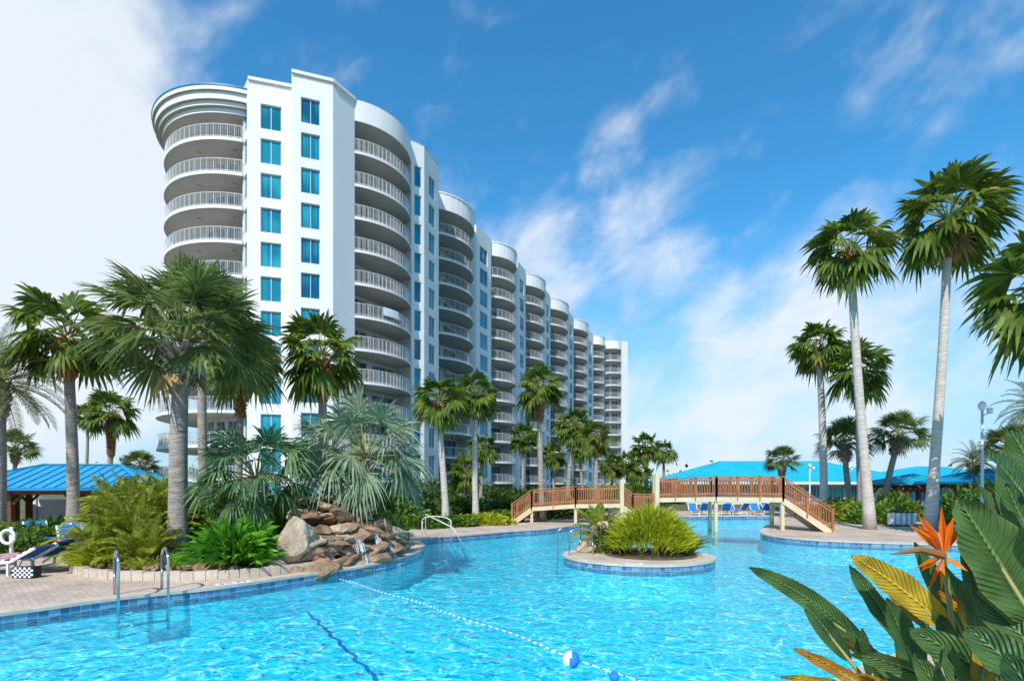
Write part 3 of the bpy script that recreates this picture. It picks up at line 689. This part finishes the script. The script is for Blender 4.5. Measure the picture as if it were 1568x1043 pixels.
rk=MB();rock(rk,(ISL[0]-1.1,ISL[1]+1.0,.4),(.4,.4,.55),101,1);rock(rk,(ISL[0]-1.5,ISL[1]+.7,.15),(.3,.3,.25),102,1);rk.build('island_boulder',[M['rock'],M['rockt']])
blades('ginger_plant',bx(352,13.1),13.1,.15,.85,.35,.7,340,.06,M['broad'],11,.9,4,core=.75)
blades('ginger_plant',bx(392,13.7),13.7,.15,.5,.35,.75,170,.06,M['broad'],12,.9,4,core=.8)
for i,(a,Z,z,s) in enumerate(((165,15,.4,1.),(205,14.5,.6,1.15),(240,15.5,.8,1.2),(185,16.5,.9,1.2),(150,14,.2,.8),(222,13.6,.2,.9),(270,17,.9,1.2),(330,17,.9,1.1),(455,18,.8,1.),(430,16.5,.4,1.),(200,18,1.2,1.1),(250,17.5,1.2,1.1))):
    link('areca_palm',ARE[i%2],None,(bx(a,Z),Z,z),(0,0,i*1.3),s)
blades('croton_plant',bx(165,13.6),13.6,.1,.9,.5,.42,500,.03,M['ylw'],13,.9,core=.35)
blades('bromeliad_plant',bx(245,13.1),13.1,.15,.9,.35,.35,320,.03,M['cycad'],14,.9)
shrub('green_shrub',bx(240,16.5),16.5,.1,1.6,1.2,1.4,2600,.22,.05,M['shrub'],15)
shrub('green_shrub',bx(330,15.2),15.2,.1,1.0,.8,1.3,1800,.2,.045,M['shrub'],16)
shrub('green_shrub',bx(455,17.5),17.5,.1,1.2,1.,1.7,2400,.2,.045,M['shrub'],17)
shrub('green_shrub',bx(590,17),17.2,.3,.7,.6,1.1,1400,.16,.035,M['shrub'],18)
shrub('green_shrub',bx(500,20),20,.1,2,1.,1.7,3000,.2,.05,M['shrubd'],19)
shrub('green_shrub',bx(380,21),21,.1,2.4,1.2,1.8,3000,.22,.05,M['shrub'],20)
k=0
for a,Z,w,h,m in ((640,28,1.6,.6,'shrub'),(690,29,1.5,.55,'shrub'),(740,30.5,1.6,.5,'ylw'),(640,33,2.5,1.4,'shrubd'),(700,36,2.5,1.5,'shrubd'),(760,38,3,1.3,'shrubd'),(770,33,1.2,.6,'shrub'),
  (848,36,1.8,1.4,'shrubd'),(870,37,1.8,1.3,'shrub'),(830,40,2,1.6,'shrubd'),(800,44,3,2,'shrubd'),(880,48,3,2.2,'shrubd'),(930,55,4,2.2,'shrub'),(970,60,4,2.4,'shrubd'),(600,30,2,1.5,'shrub'),(560,33,3,2,'shrubd'),
  (440,28,3,1.6,'shrub'),(350,28,3,1.6,'shrubd'),(250,30,3,1.7,'shrub'),(30,19,1.6,.75,'shrub'),(70,21,1.6,.8,'shrub'),(10,17,1.1,.6,'shrub'),(1310,33,2,1.2,'cycad'),(1340,31,1.6,1.2,'shrub'),(1370,34,1.8,1.6,'shrub'),(1290,36,1.6,1.3,'shrubd'),
  (1540,25,2,1.8,'shrub'),(1500,29,2,2.3,'shrub'),(1560,21,1.6,2.,'shrubd'),(1460,34,2,1.2,'shrub'),(650,45,4,2.5,'shrubd'),(720,55,4,2.5,'shrubd'),(1030,70,4,2.2,'shrubd')):
    k+=1;shrub('hedge_shrub',bx(a,Z),Z,0,w,w*.7,h,int(1000*w),.2+Z*.003,.05+Z*.001,M[m],40+k,.3)
rng=random.Random(99);mb=MB()
for i in range(240):
    a=rng.uniform(-250,1900);Z=rng.uniform(135,200)
    x=bx(a,Z);h=rng.uniform(3,6.5);w=rng.uniform(3,7)
    for j in range(60):
        v=Vector((rng.gauss(0,.5)*w,rng.gauss(0,.5)*w,abs(rng.gauss(.2,.5))*h));p=Vector((x,Z,0))+v;s=rng.uniform(.5,1.1)
        a1=Vector((rng.gauss(0,1),rng.gauss(0,1),rng.gauss(0,1))).normalized();b1_=a1.cross(Vector((rng.gauss(0,1),rng.gauss(0,1),rng.gauss(0,1)))).normalized()
        mb.add([p-a1*s,p-b1_*s*.6,p+a1*s,p+b1_*s*.6])
mb.build('distant_tree_line',[M['shrubd']])
# ------------------------------------------------------------ pavilions
def hiproof(mb,x0,x1,y0,y1,ze,zr,mi=0,rib=.5,fas=.14,mf=1):
    ym=(y0+y1)/2;ins=min((y1-y0)/2,(x1-x0)/2);a=(x0,y0,ze);b=(x1,y0,ze);c=(x1,y1,ze);d=(x0,y1,ze);e=(x0+ins,ym,zr);f=(x1-ins,ym,zr)
    mb.add([a,b,f,e],mi);mb.add([c,d,e,f],mi);mb.add([d,a,e],mi);mb.add([b,c,f],mi);mb.add([a,d,c,b],mf)
    for p,q in ((a,b),(b,c),(c,d),(d,a)): mb.beam((p[0],p[1],p[2]-.06),(q[0],q[1],q[2]-.06),.08,fas,mi)
    for p,q in ((a,e),(d,e),(b,f),(c,f),(e,f)): mb.beam((p[0],p[1],p[2]+.03),(q[0],q[1],q[2]+.03),.16,.05,mi)
    n=int((x1-x0)/rib)
    for i in range(1,n):
        x=x0+i*(x1-x0)/n;t=min(1,(x-x0)/ins,(x1-x)/ins)
        for yy in (y0,y1): mb.beam((x,yy,ze+.015),(x,yy+(ym-yy)*t,ze+(zr-ze)*t+.015),.03,.05,mi)
    n=int((y1-y0)/rib)
    for i in range(1,n):
        y=y0+i*(y1-y0)/n;t=min((y-y0),(y1-y))/((y1-y0)/2)
        for xx,sg in ((x0,1),(x1,-1)): mb.beam((xx,y,ze+.015),(xx+sg*ins*t,y,ze+(zr-ze)*t+.015),.03,.05,mi)
def pavilion(name,x,y,w,d,ze,zr,rz,mroof,posts=4,mw='woodd'):
    E=empty(name,(x,y,0),rz);mb=MB();hiproof(mb,-w/2,w/2,-d/2,d/2,ze,zr);mb.build('roof',[mroof,M[mw]],E)
    mb=MB()
    for i in range(posts):
        xx=-w/2+.5+(w-1)*i/(posts-1)
        for yy in (-d/2+.5,d/2-.5):
            mb.box(xx-.11,xx+.11,yy-.11,yy+.11,0,ze-.16)
            for s in (-1,1): mb.beam((xx+s*.11,yy,ze-.75),(xx+s*.6,yy,ze-.25),.1,.1)
    for yy in (-d/2+.5,d/2-.5): mb.box(-w/2+.3,w/2-.3,yy-.08,yy+.08,ze-.32,ze-.14)
    mb.build('posts',[M[mw]],E)
    return E
pavilion('blue_roof_pavilion',-21.8,26.5,9.5,6.0,2.15,3.3,.12,M['bluemetal'],4)
pavilion('blue_roof_pavilion',-30.5,25.5,8.6,6.5,2.2,3.5,-.1,M['bluemetal'],4)
pavilion('blue_roof_pavilion',bx(1432,36),38,4.6,4.6,2.45,3.1,0,M['tealmetal'],3)
pavilion('blue_roof_pavilion',bx(1560,31),33,5.5,5,2.5,3.3,0,M['bluemetal'],3)
E=empty('clubhouse_building',(0,0,0));mb=MB()
hiproof(mb,20.2,50,63,79,2.9,5.6,0,.7,.35,1);hiproof(mb,43,62,58,74,2.7,4.7,0,.7,.5,1)
for (xa,xb,yy,ze) in ((20.2,50,62.93,2.9),(43,62,57.93,2.7)): mb.box(xa,xb,yy-.02,yy+.01,ze-.42,ze-.12,1)
mb.build('roof',[M['tealmetal'],M['white']],E)
walls2=MB();frames=MB()
wall((21.6,64.4),(49,64.4),0,2.8,[(1+i*2.7,3.2+i*2.7,.25,2.3) for i in range(9)],1,.12,2,walls2)
wall((44,59.4),(61,59.4),0,2.6,[(1+i*2.6,3.2+i*2.6,.2,2.2) for i in range(6)],1,.12,2,walls2)
walls2.prism([(21.6,64.7),(49,64.7),(49,77),(21.6,77)],0,2.8,0);walls2.prism([(44,59.8),(61,59.8),(61,72),(44,72)],0,2.6,0)
walls2.add([(21.6,64.4,0),(21.6,64.7,0),(21.6,64.7,2.8),(21.6,64.4,2.8)],0)
walls2.build('walls',[M['beige'],M['glass'],M['glassd'],M['soffit']],E);frames.build('frames',[M['frame']],E)
mb=MB();mb.box(-27,-12.5,29.5,29.75,0,1.5);
for x in range(-27,-12,3): mb.box(x-.2,x+.2,29.4,29.85,0,1.65)
mb.build('garden_wall',[M['white']])
# ------------------------------------------------------------ footbridge
def brail(mb,p,q,H=1.0,post=1.25,sp=.13):
    p=Vector(p);q=Vector(q);L=(q-p).length;u=Vector((0,0,1))
    n=max(1,round(L/post))
    for i in range(n+1):
        c=p.lerp(q,i/n);mb.beam(c-u*.25,c+u*(H+.06),.11,.11,0)
    mb.beam(p+u*(H+.0),q+u*(H+.0),.16,.05,0);mb.beam(p+u*.86,q+u*.86,.05,.1,0);mb.beam(p+u*.12,q+u*.12,.05,.1,0)
    n=int(L/sp)
    for i in range(n):
        c=p.lerp(q,(i+.5)/n);mb.beam(c+u*.12,c+u*.86,.045,.045,0)
E=empty('wooden_footbridge');mb=MB()
W=Vector((.35,1.75,0))
def span(p,q,plank=True):
    p=Vector(p);q=Vector(q);d=(q-p)
    brail(mb,p,q);brail(mb,p+W,q+W)
    n=max(2,int(d.length/.16))
    for i in range(n):
        c=p+d*((i+.5)/n);mb.obox(c+W/2,d.normalized()*.07,W*.52,(0,0,.02),0)
    for o in (Vector((0,0,0)),W): mb.beam(p+o-Vector((0,0,.17)),q+o-Vector((0,0,.17)),.1,.24,1)
def stair(p,q,n=7):
    p=Vector(p);q=Vector(q);d=q-p;brail(mb,p,q);brail(mb,p+W,q+W)
    for i in range(n):
        c=p+d*((i+.5)/n);mb.obox(c+W/2,Vector((d.x,d.y,0)).normalized()*.15,W*.5,(0,0,.025),0)
        mb.obox(c+W/2+Vector((0,0,-.09)),Vector((d.x,d.y,0)).normalized()*.01,W*.48,(0,0,.07),1)
    for o in (Vector((0,0,0)),W): mb.beam(p+o-Vector((0,0,.2)),q+o-Vector((0,0,.2)),.08,.28,1)
a0=(0.0,31.6,.15);a1=(1.2,31.8,1.0);a2=(3.8,31.2,1.2);a3=(6.4,30.6,1.25);a4=(7.9,29.3,.75);a4b=(8.0,29.0,1.62);a5=(10.8,27.6,1.7);a6=(13.6,26.2,1.7);a7=(15.4,25.1,.12)
m1=(7.0,30.2,.78)
stair(a1,a0,5);span(a1,a2);span(a2,a3);stair(a3,m1,3);span(m1,a4);span(a4b,a5);span(a5,a6);stair(a6,a7,8)
for i in range(4):
    c=Vector(a4).lerp(Vector(a4b),(i+.5)/4);mb.obox(c+W/2,(.1,-.1,0),W*.5,(0,0,.1),0)
for p,h in ((a3,2.75),(a4b,3.05)):
    for o in (Vector((0,0,0)),W):
        c=Vector(p)+o;mb.beam((c.x,c.y-.14,-.9),(c.x,c.y-.14,h-.15),.22,.22,1)
for p in (a1,a2,a5,a6):
    for o in (Vector((0,0,0)),W):
        c=Vector(p)+o;mb.beam((c.x,c.y+.1,-.9),(c.x,c.y+.1,p[2]-.2),.16,.16,1)
mb.build('bridge_structure',[M['wood'],M['cream']],E)
# ------------------------------------------------------------ ladders & rails
def hoop(mb,p,d,back=.45,h=.78,fwd=.35,zdown=-.7,r=.022):
    p=Vector((*p,0));d=Vector((*d,0)).normalized();z=Vector((0,0,1))
    pts=[p-d*back,p-d*back+z*(h*.8)]
    for i in range(9):
        a=pi-pi*i/8;rr=(back+fwd)/2;pts.append(p+d*((fwd-back)/2+rr*cos(a))+z*(h*.8+ .2*sin(a)))
    pts+= [p+d*fwd+z*.1,p+d*(fwd+.02)+z*zdown]
    mb.tube(pts,r,8,0)
E=empty('pool_ladder');mb=MB()
dv=(.66,-.75)
pA=(-7.75,10.25);pB=(-7.17,10.82)
hoop(mb,pA,dv,.5,.9,.3,r=.028);hoop(mb,pB,dv,.5,.9,.3,r=.028)
for z in (-.25,-.5):
    a=Vector((pA[0]+dv[0]*.31,pA[1]+dv[1]*.31,z));b=Vector((pB[0]+dv[0]*.31,pB[1]+dv[1]*.31,z));mb.beam(a,b,.1,.03)
mb.build('ladder_rails',[M['steel']],E,True)
E=empty('pool_handrail');mb=MB()
hoop(mb,(ISL[0]-2.15,ISL[1]+.6),(-1,-.25),.45,.85,.35);hoop(mb,(ISL[0]-1.85,ISL[1]-.1),(-1,-.25),.45,.85,.35)
mb.build('rails',[M['steel']],E,True)
E=empty('pool_handrail');mb=MB()
hoop(mb,(-3.3,22.5),(1,-.5),.7,.9,.8,-.3);mb.tube([(-3.9,23.6,0),(-3.9,23.6,.95),(-2.6,22.9,.4),(-2.2,22.7,-.2)],.022,8,0);mb.build('rails',[M['white']],E,True)
# ------------------------------------------------------------ loungers
def lounger(x,y,rz,back=.9,towel=None):
    E=empty('lounge_chair',(x,y,0),rz);mb=MB()
    for s in (-.32,.32):
        mb.beam((s,-.95,.34),(s,.35,.34),.05,.06,0);mb.beam((s,.35,.34),(s,.35+.72*cos(back),.34+.72*sin(back)),.05,.06,0)
        for yy in (-.8,.3): mb.beam((s,yy,0),(s,yy,.34),.05,.05,0)
    mb.beam((-.32,-.8,.12),(.32,-.8,.12),.04,.04,0);mb.beam((-.32,.3,.12),(.32,.3,.12),.04,.04,0)
    for i in range(12):
        yy=-.9+i*.107;mb.obox((0,yy,.37),(.31,0,0),(0,.05,0),(0,0,.008),1)
    for i in range(7):
        t=.06+i*.1;c=Vector((0,.35+t*cos(back),.37+t*sin(back)));mb.obox(c,(.31,0,0),Vector((0,cos(back),sin(back)))*.045,Vector((0,-sin(back),cos(back)))*.008,1)
    if towel:
        for i in range(14):
            yy=-.9+i*.09;mb.obox((0,yy,.395+.008*sin(i)),(.34,0,0),(0,.046,0),(0,0,.012),2 if i%2 else 3)
        for i in range(8):
            t=.04+i*.085;c=Vector((0,.35+t*cos(back),.40+t*sin(back)));mb.obox(c,(.3,0,0),Vector((0,cos(back),sin(back)))*.045,Vector((0,-sin(back),cos(back)))*.014,2 if i%2 else 3)
    mb.build('frame_and_sling',[M['white'],M['bluefab'],M['redfab'],M['white']],E)
lounger(bx(115,17),17,.9)
lounger(bx(135,18.3),18.3,.9)
lounger(bx(50,13.8),13.8,-1.6,.6,True)
lounger(bx(2,13),13.2,-1.6,.5,True)
lounger(bx(60,19),19,.9)
for i,a in enumerate((1062,1078,1094,1110,1126,1142,1158,1174,1190)): lounger(bx(a,41),41+.5*(i%3),.2*(i%3-1)+pi*(i%2),.8)
for i,a in enumerate((1500,1530,1555)): lounger(bx(a,24),24,pi+.2,.8)
mb=MB();p=Vector((bx(42,12.6),12.6,0))
for i in range(9):
    for j in range(5):
        mb.obox(p+Vector((-.24+i*.055,-.1,.045+j*.05)),(.0275,0,0),(0,.012,0),(0,0,.025),(i+j)%2)
mb.box(p.x-.27,p.x+.23,p.y-.085,p.y+.12,.02,.27,0)
mb.tube([p+Vector((-.2,0,.27)),p+Vector((-.12,0,.43)),p+Vector((.1,0,.43)),p+Vector((.18,0,.27))],.012,6,0)
mb.build('beach_bag',[M['black'],M['white']])
E=empty('life_ring_stand',(bx(16,15.5),15.5,0));mb=MB();mb.box(-.04,.04,0,.06,0,1.0,0)
R1=.2
pts=[(R1*cos(a*pi/12),-.08,.72+R1*sin(a*pi/12)) for a in range(25)];mb.tube(pts,.045,8,0,False);mb.build('ring_and_post',[M['white']],E,True)
def lamp(x,y,h):
    E=empty('street_lamp',(x,y,0));mb=MB();mb.tube([(0,0,0),(0,0,.3),(0,0,h)],[.11,.07,.05],10,0)
    mb.tube([(0,0,h),(0,0,h+.12),(0,0,h+.3),(0,0,h+.42)],[.07,.15,.16,.05],10,1)
    mb.tube([(0,0,h-.25),(.35,0,h-.1)],.025,6,0);mb.tube([(.35,0,h-.15),(.35,0,h+.1)],[.1,.12],8,1);mb.build('post_and_head',[M['rail'],M['white']],E,True)
lamp(bx(1504,24),24,5.7);lamp(bx(1240,48),48,3.9);lamp(bx(1300,60),60,4.2)
E=empty('towel_rack',(bx(1381,29),29,0));mb=MB()
for i in range(5):
    mb.box(-.7+i*.3,-.5+i*.3,-.15,.15,.1,.75,0);mb.box(-.72+i*.3,-.48+i*.3,-.17,.17,.75,.82,1)
mb.box(-.8,.8,-.2,.2,0,.1,1);mb.build('rack',[M['white'],M['woodd']],E)
# ------------------------------------------------------------ bird of paradise
def veinleaf(name,c1,c2,tr=.3):
    m=leafmat(name,c1,c2,tr,.38);N=m.node_tree.nodes;L=m.node_tree.links
    p=[n for n in N if n.type=='BSDF_PRINCIPLED'][0];ramp=[n for n in N if n.type=='VALTORGB'][0]
    uv=N.new('ShaderNodeTexCoord');sep=N.new('ShaderNodeSeparateXYZ');L.new(uv.outputs['UV'],sep.inputs[0])
    ab=N.new('ShaderNodeMath');ab.operation='ABSOLUTE';L.new(sep.outputs[0],ab.inputs[0])
    m1=N.new('ShaderNodeMath');m1.operation='MULTIPLY_ADD';m1.inputs[1].default_value=-.10;L.new(ab.outputs[0],m1.inputs[0]);L.new(sep.outputs[1],m1.inputs[2])
    m2=N.new('ShaderNodeMath');m2.operation='MULTIPLY';m2.inputs[1].default_value=230;L.new(m1.outputs[0],m2.inputs[0])
    sn=N.new('ShaderNodeMath');sn.operation='SINE';L.new(m2.outputs[0],sn.inputs[0])
    b=N.new('ShaderNodeBump');b.inputs['Strength'].default_value=.8;b.inputs['Distance'].default_value=.004;L.new(sn.outputs[0],b.inputs['Height']);L.new(b.outputs[0],p.inputs['Normal'])
    nz=N.new('ShaderNodeTexNoise');nz.inputs['Scale'].default_value=7;nz.inputs['Detail'].default_value=6;L.new(uv.outputs['Object'],nz.inputs[0])
    nr=N.new('ShaderNodeMapRange');nr.inputs[1].default_value=.3;nr.inputs[2].default_value=.7;nr.inputs[3].default_value=.55;nr.inputs[4].default_value=1.4;L.new(nz.outputs[0],nr.inputs[0])
    vs=N.new('ShaderNodeVectorMath');vs.operation='SCALE';L.new(ramp.outputs[0],vs.inputs[0]);L.new(nr.outputs[0],vs.inputs['Scale'])
    mr=N.new('ShaderNodeMapRange');mr.inputs[1].default_value=.03;mr.inputs[2].default_value=.07;L.new(ab.outputs[0],mr.inputs[0]);mr.inputs[3].default_value=1;mr.inputs[4].default_value=0
    mx=N.new('ShaderNodeMixRGB');L.new(mr.outputs[0],mx.inputs[0]);L.new(vs.outputs[0],mx.inputs[1]);mx.inputs[2].default_value=(min(1,c2[0]*2.2),min(1,c2[1]*1.6),c2[2]*2,1)
    mg=N.new('ShaderNodeMapRange');mg.inputs[1].default_value=.93;mg.inputs[2].default_value=1.;mg.inputs[3].default_value=0;mg.inputs[4].default_value=.6;L.new(ab.outputs[0],mg.inputs[0])
    mx2=N.new('ShaderNodeMixRGB');L.new(mg.outputs[0],mx2.inputs[0]);L.new(mx.outputs[0],mx2.inputs[1]);mx2.inputs[2].default_value=(.35,.2,.05,1)
    L.new(mx2.outputs[0],p.inputs['Base Color']);return m
BG=[veinleaf('strelitzia_leaf',(.03,.10,.035),(.10,.20,.055)),veinleaf('strelitzia_yellow_leaf',(.45,.33,.03),(.6,.42,.04)),veinleaf('strelitzia_orange_leaf',(.5,.2,.03),(.6,.38,.05)),mat('strelitzia_stem',(.22,.28,.08),(.34,.26,.10),.5,6)]
bop=empty('bird_of_paradise_plant');mb=MB();mb.uv=[]
clump=Vector((2.35,2.55,0))
def q3(a,e,Z): return Vector((bx(a,Z),Z,CAMH+(745-e)/800*Z))
def bleaf(B,T,W,mi=0,bend=.1,roll=0,fold=.35,rng=random.Random(4)):
    ax=(T-B);Ln=ax.length;d=ax/Ln
    view=Vector((0,-1,.25)).normalized()
    r=d.cross(view).normalized();u=r.cross(d)
    c,s_=cos(roll),sin(roll);r,u=r*c+u*s_,u*c-r*s_
    n=14;b=len(mb.v);cols=[-1,-.5,-.04,0,.04,.5,1];ph=rng.uniform(0,6)
    for i in range(n+1):
        t=i/n;w=W/2*(sin(pi*min(1,(t*.93+.035)))**.62)*(1-.25*t)
        if i==n: w=.002
        c0=B+ax*t+Vector((0,0,1))*bend*Ln*sin(pi*t)
        for k in cols:
            wav=.09*W*sin(t*19+k*2+ph)*abs(k)
            p=c0+r*w*k+u*(abs(k)*w*fold+wav)+(Vector((0,0,-.012)) if k==0 else Vector((0,0,0)))
            mb.v.append(tuple(p));mb.uv.append((k,t*Ln))
    m=len(cols)
    for i in range(n):
        for k in range(m-1): mb.f.append((b+i*m+k,b+i*m+k+1,b+(i+1)*m+k+1,b+(i+1)*m+k));mb.m.append(mi)
    g=Vector((B.x*.35+clump.x*.65,max(1.6,B.y*.5+clump.y*.5),0.0))
    st=[g,g.lerp(B-d*.25,.5),B-d*.15,B,B+ax*.45]
    nb=len(mb.v);mb.tube(st,[.022,.017,.013,.011,.006],6,3);mb.uv+=[(0.5,0)]*(len(mb.v)-nb)
LV=[(1330,990,1147,868,2.9,3.1,.13,0,.06,.35),(1300,1010,1232,925,2.8,3.0,.12,0,.03,.5),(1455,965,1303,850,2.5,2.7,.16,1,.05,.3),(1400,1000,1300,865,2.6,2.9,.11,0,.0,.9),
 (1590,960,1468,765,1.9,2.0,.25,0,.02,.4),(1600,800,1512,690,1.9,2.1,.18,0,.02,-.2),(1610,760,1545,655,2.1,2.2,.19,0,.0,.3),(1415,1050,1357,915,2.4,2.5,.14,0,.0,.1),
 (1520,1010,1447,868,2.3,2.4,.14,0,.0,-.3),(1560,1075,1392,962,1.9,2.1,.15,0,.06,.5),(1345,1062,1215,992,2.5,2.7,.08,2,.03,.6),(1600,1010,1490,905,1.8,2.1,.15,0,.04,.8),
 (1560,900,1500,745,2.4,2.6,.14,0,.0,-.4),(1500,1080,1300,1000,2.1,2.3,.10,0,.08,.6),(1320,1060,1195,1035,2.6,2.7,.07,1,.04,.5),(1480,980,1400,830,2.7,2.9,.11,0,.0,.6),
 (1590,1060,1480,960,1.7,1.9,.15,0,.05,.6),(1450,1090,1330,1010,2.2,2.4,.12,0,.05,-.2),(1600,870,1540,740,2.3,2.4,.17,0,.0,.5),(1420,960,1345,880,2.9,3.0,.10,2,.02,.7),(1380,1070,1290,945,2.7,2.8,.10,0,0,.7),
 (1640,860,1575,730,1.8,1.9,.2,0,.0,0),(1540,960,1420,880,2.7,2.9,.11,0,.08,.6),(1630,1000,1530,850,2.2,2.2,.17,0,0,-.5),
 (1480,1060,1440,940,2.2,2.3,.11,0,0,.8),(1530,1000,1475,840,2.5,2.6,.12,0,.02,.7),(1440,1030,1385,900,2.8,2.9,.10,0,.0,-.7),(1500,950,1430,905,2.6,2.7,.08,2,.05,.3),(1560,820,1535,700,2.5,2.6,.13,0,0,.6),(1380,1040,1262,965,2.9,3.0,.08,2,.05,.8),
 (1460,1090,1400,1000,2.0,2.1,.1,0,0,.6),(1520,1060,1465,930,2.1,2.2,.10,1,0,-.6),(1560,1010,1545,880,2.0,2.1,.11,0,0,.9),(1500,1060,1520,960,1.9,2.,.09,2,0,.8),(1410,1080,1372,980,2.4,2.5,.07,1,0,.9),(1600,1090,1540,1000,1.6,1.7,.12,0,0,.8),
 (1430,1085,1310,1030,2.3,2.4,.06,2,.03,.4),(1480,1085,1450,985,1.9,2.0,.08,0,.0,1.0),(1350,1090,1320,960,2.6,2.7,.07,0,.0,1.0),(1560,960,1560,800,2.1,2.1,.1,0,0,1.0)]
for (a,e,a2,e2,z1,z2,w,mi,bd,ro2) in LV: bleaf(q3(a,e,z1),q3(a2,e2,z2),w,mi,bd,ro2)
mb.build('leaves',BG,bop,True)
mb=MB();S=q3(1445,850,2.6);g=Vector((2.3,2.5,0));mb.tube([g,g.lerp(S,.6),S],[.016,.013,.012],7,1)
mb.tube([S,S+Vector((-.12,0,.03)),S+Vector((-.26,.02,-.0))],[.022,.018,.002],7,2)
rng=random.Random(6)
for i in range(11):
    d=Vector((rng.uniform(-.75,.5),rng.uniform(-.3,.3),rng.uniform(.5,1))).normalized();l=rng.uniform(.13,.25);s=d.cross(Vector((0,1,.2))).normalized()*.02
    m=S+d*l*.5+Vector((0,0,.01));mb.add([S,m+s,S+d*l,m-s],0)
    mb.add([S,m+Vector((0,.02,0)),S+d*l,m-Vector((0,.02,0))],0)
for i in range(7):
    d=Vector((rng.uniform(-1,.6),rng.uniform(-.3,.3),rng.uniform(-.9,0))).normalized();l=rng.uniform(.12,.2);s=d.cross(Vector((0,1,.2))).normalized()*.015
    m=S+d*l*.5;mb.add([S,m+s,S+d*l,m-s],0)
mb.build('flower',[leafmat('strelitzia_petal',(.8,.13,.01),(.9,.32,.02),.35,.5),BG[3],mat('strelitzia_bract',(.35,.10,.05),(.2,.15,.05),.5,9)],bop)
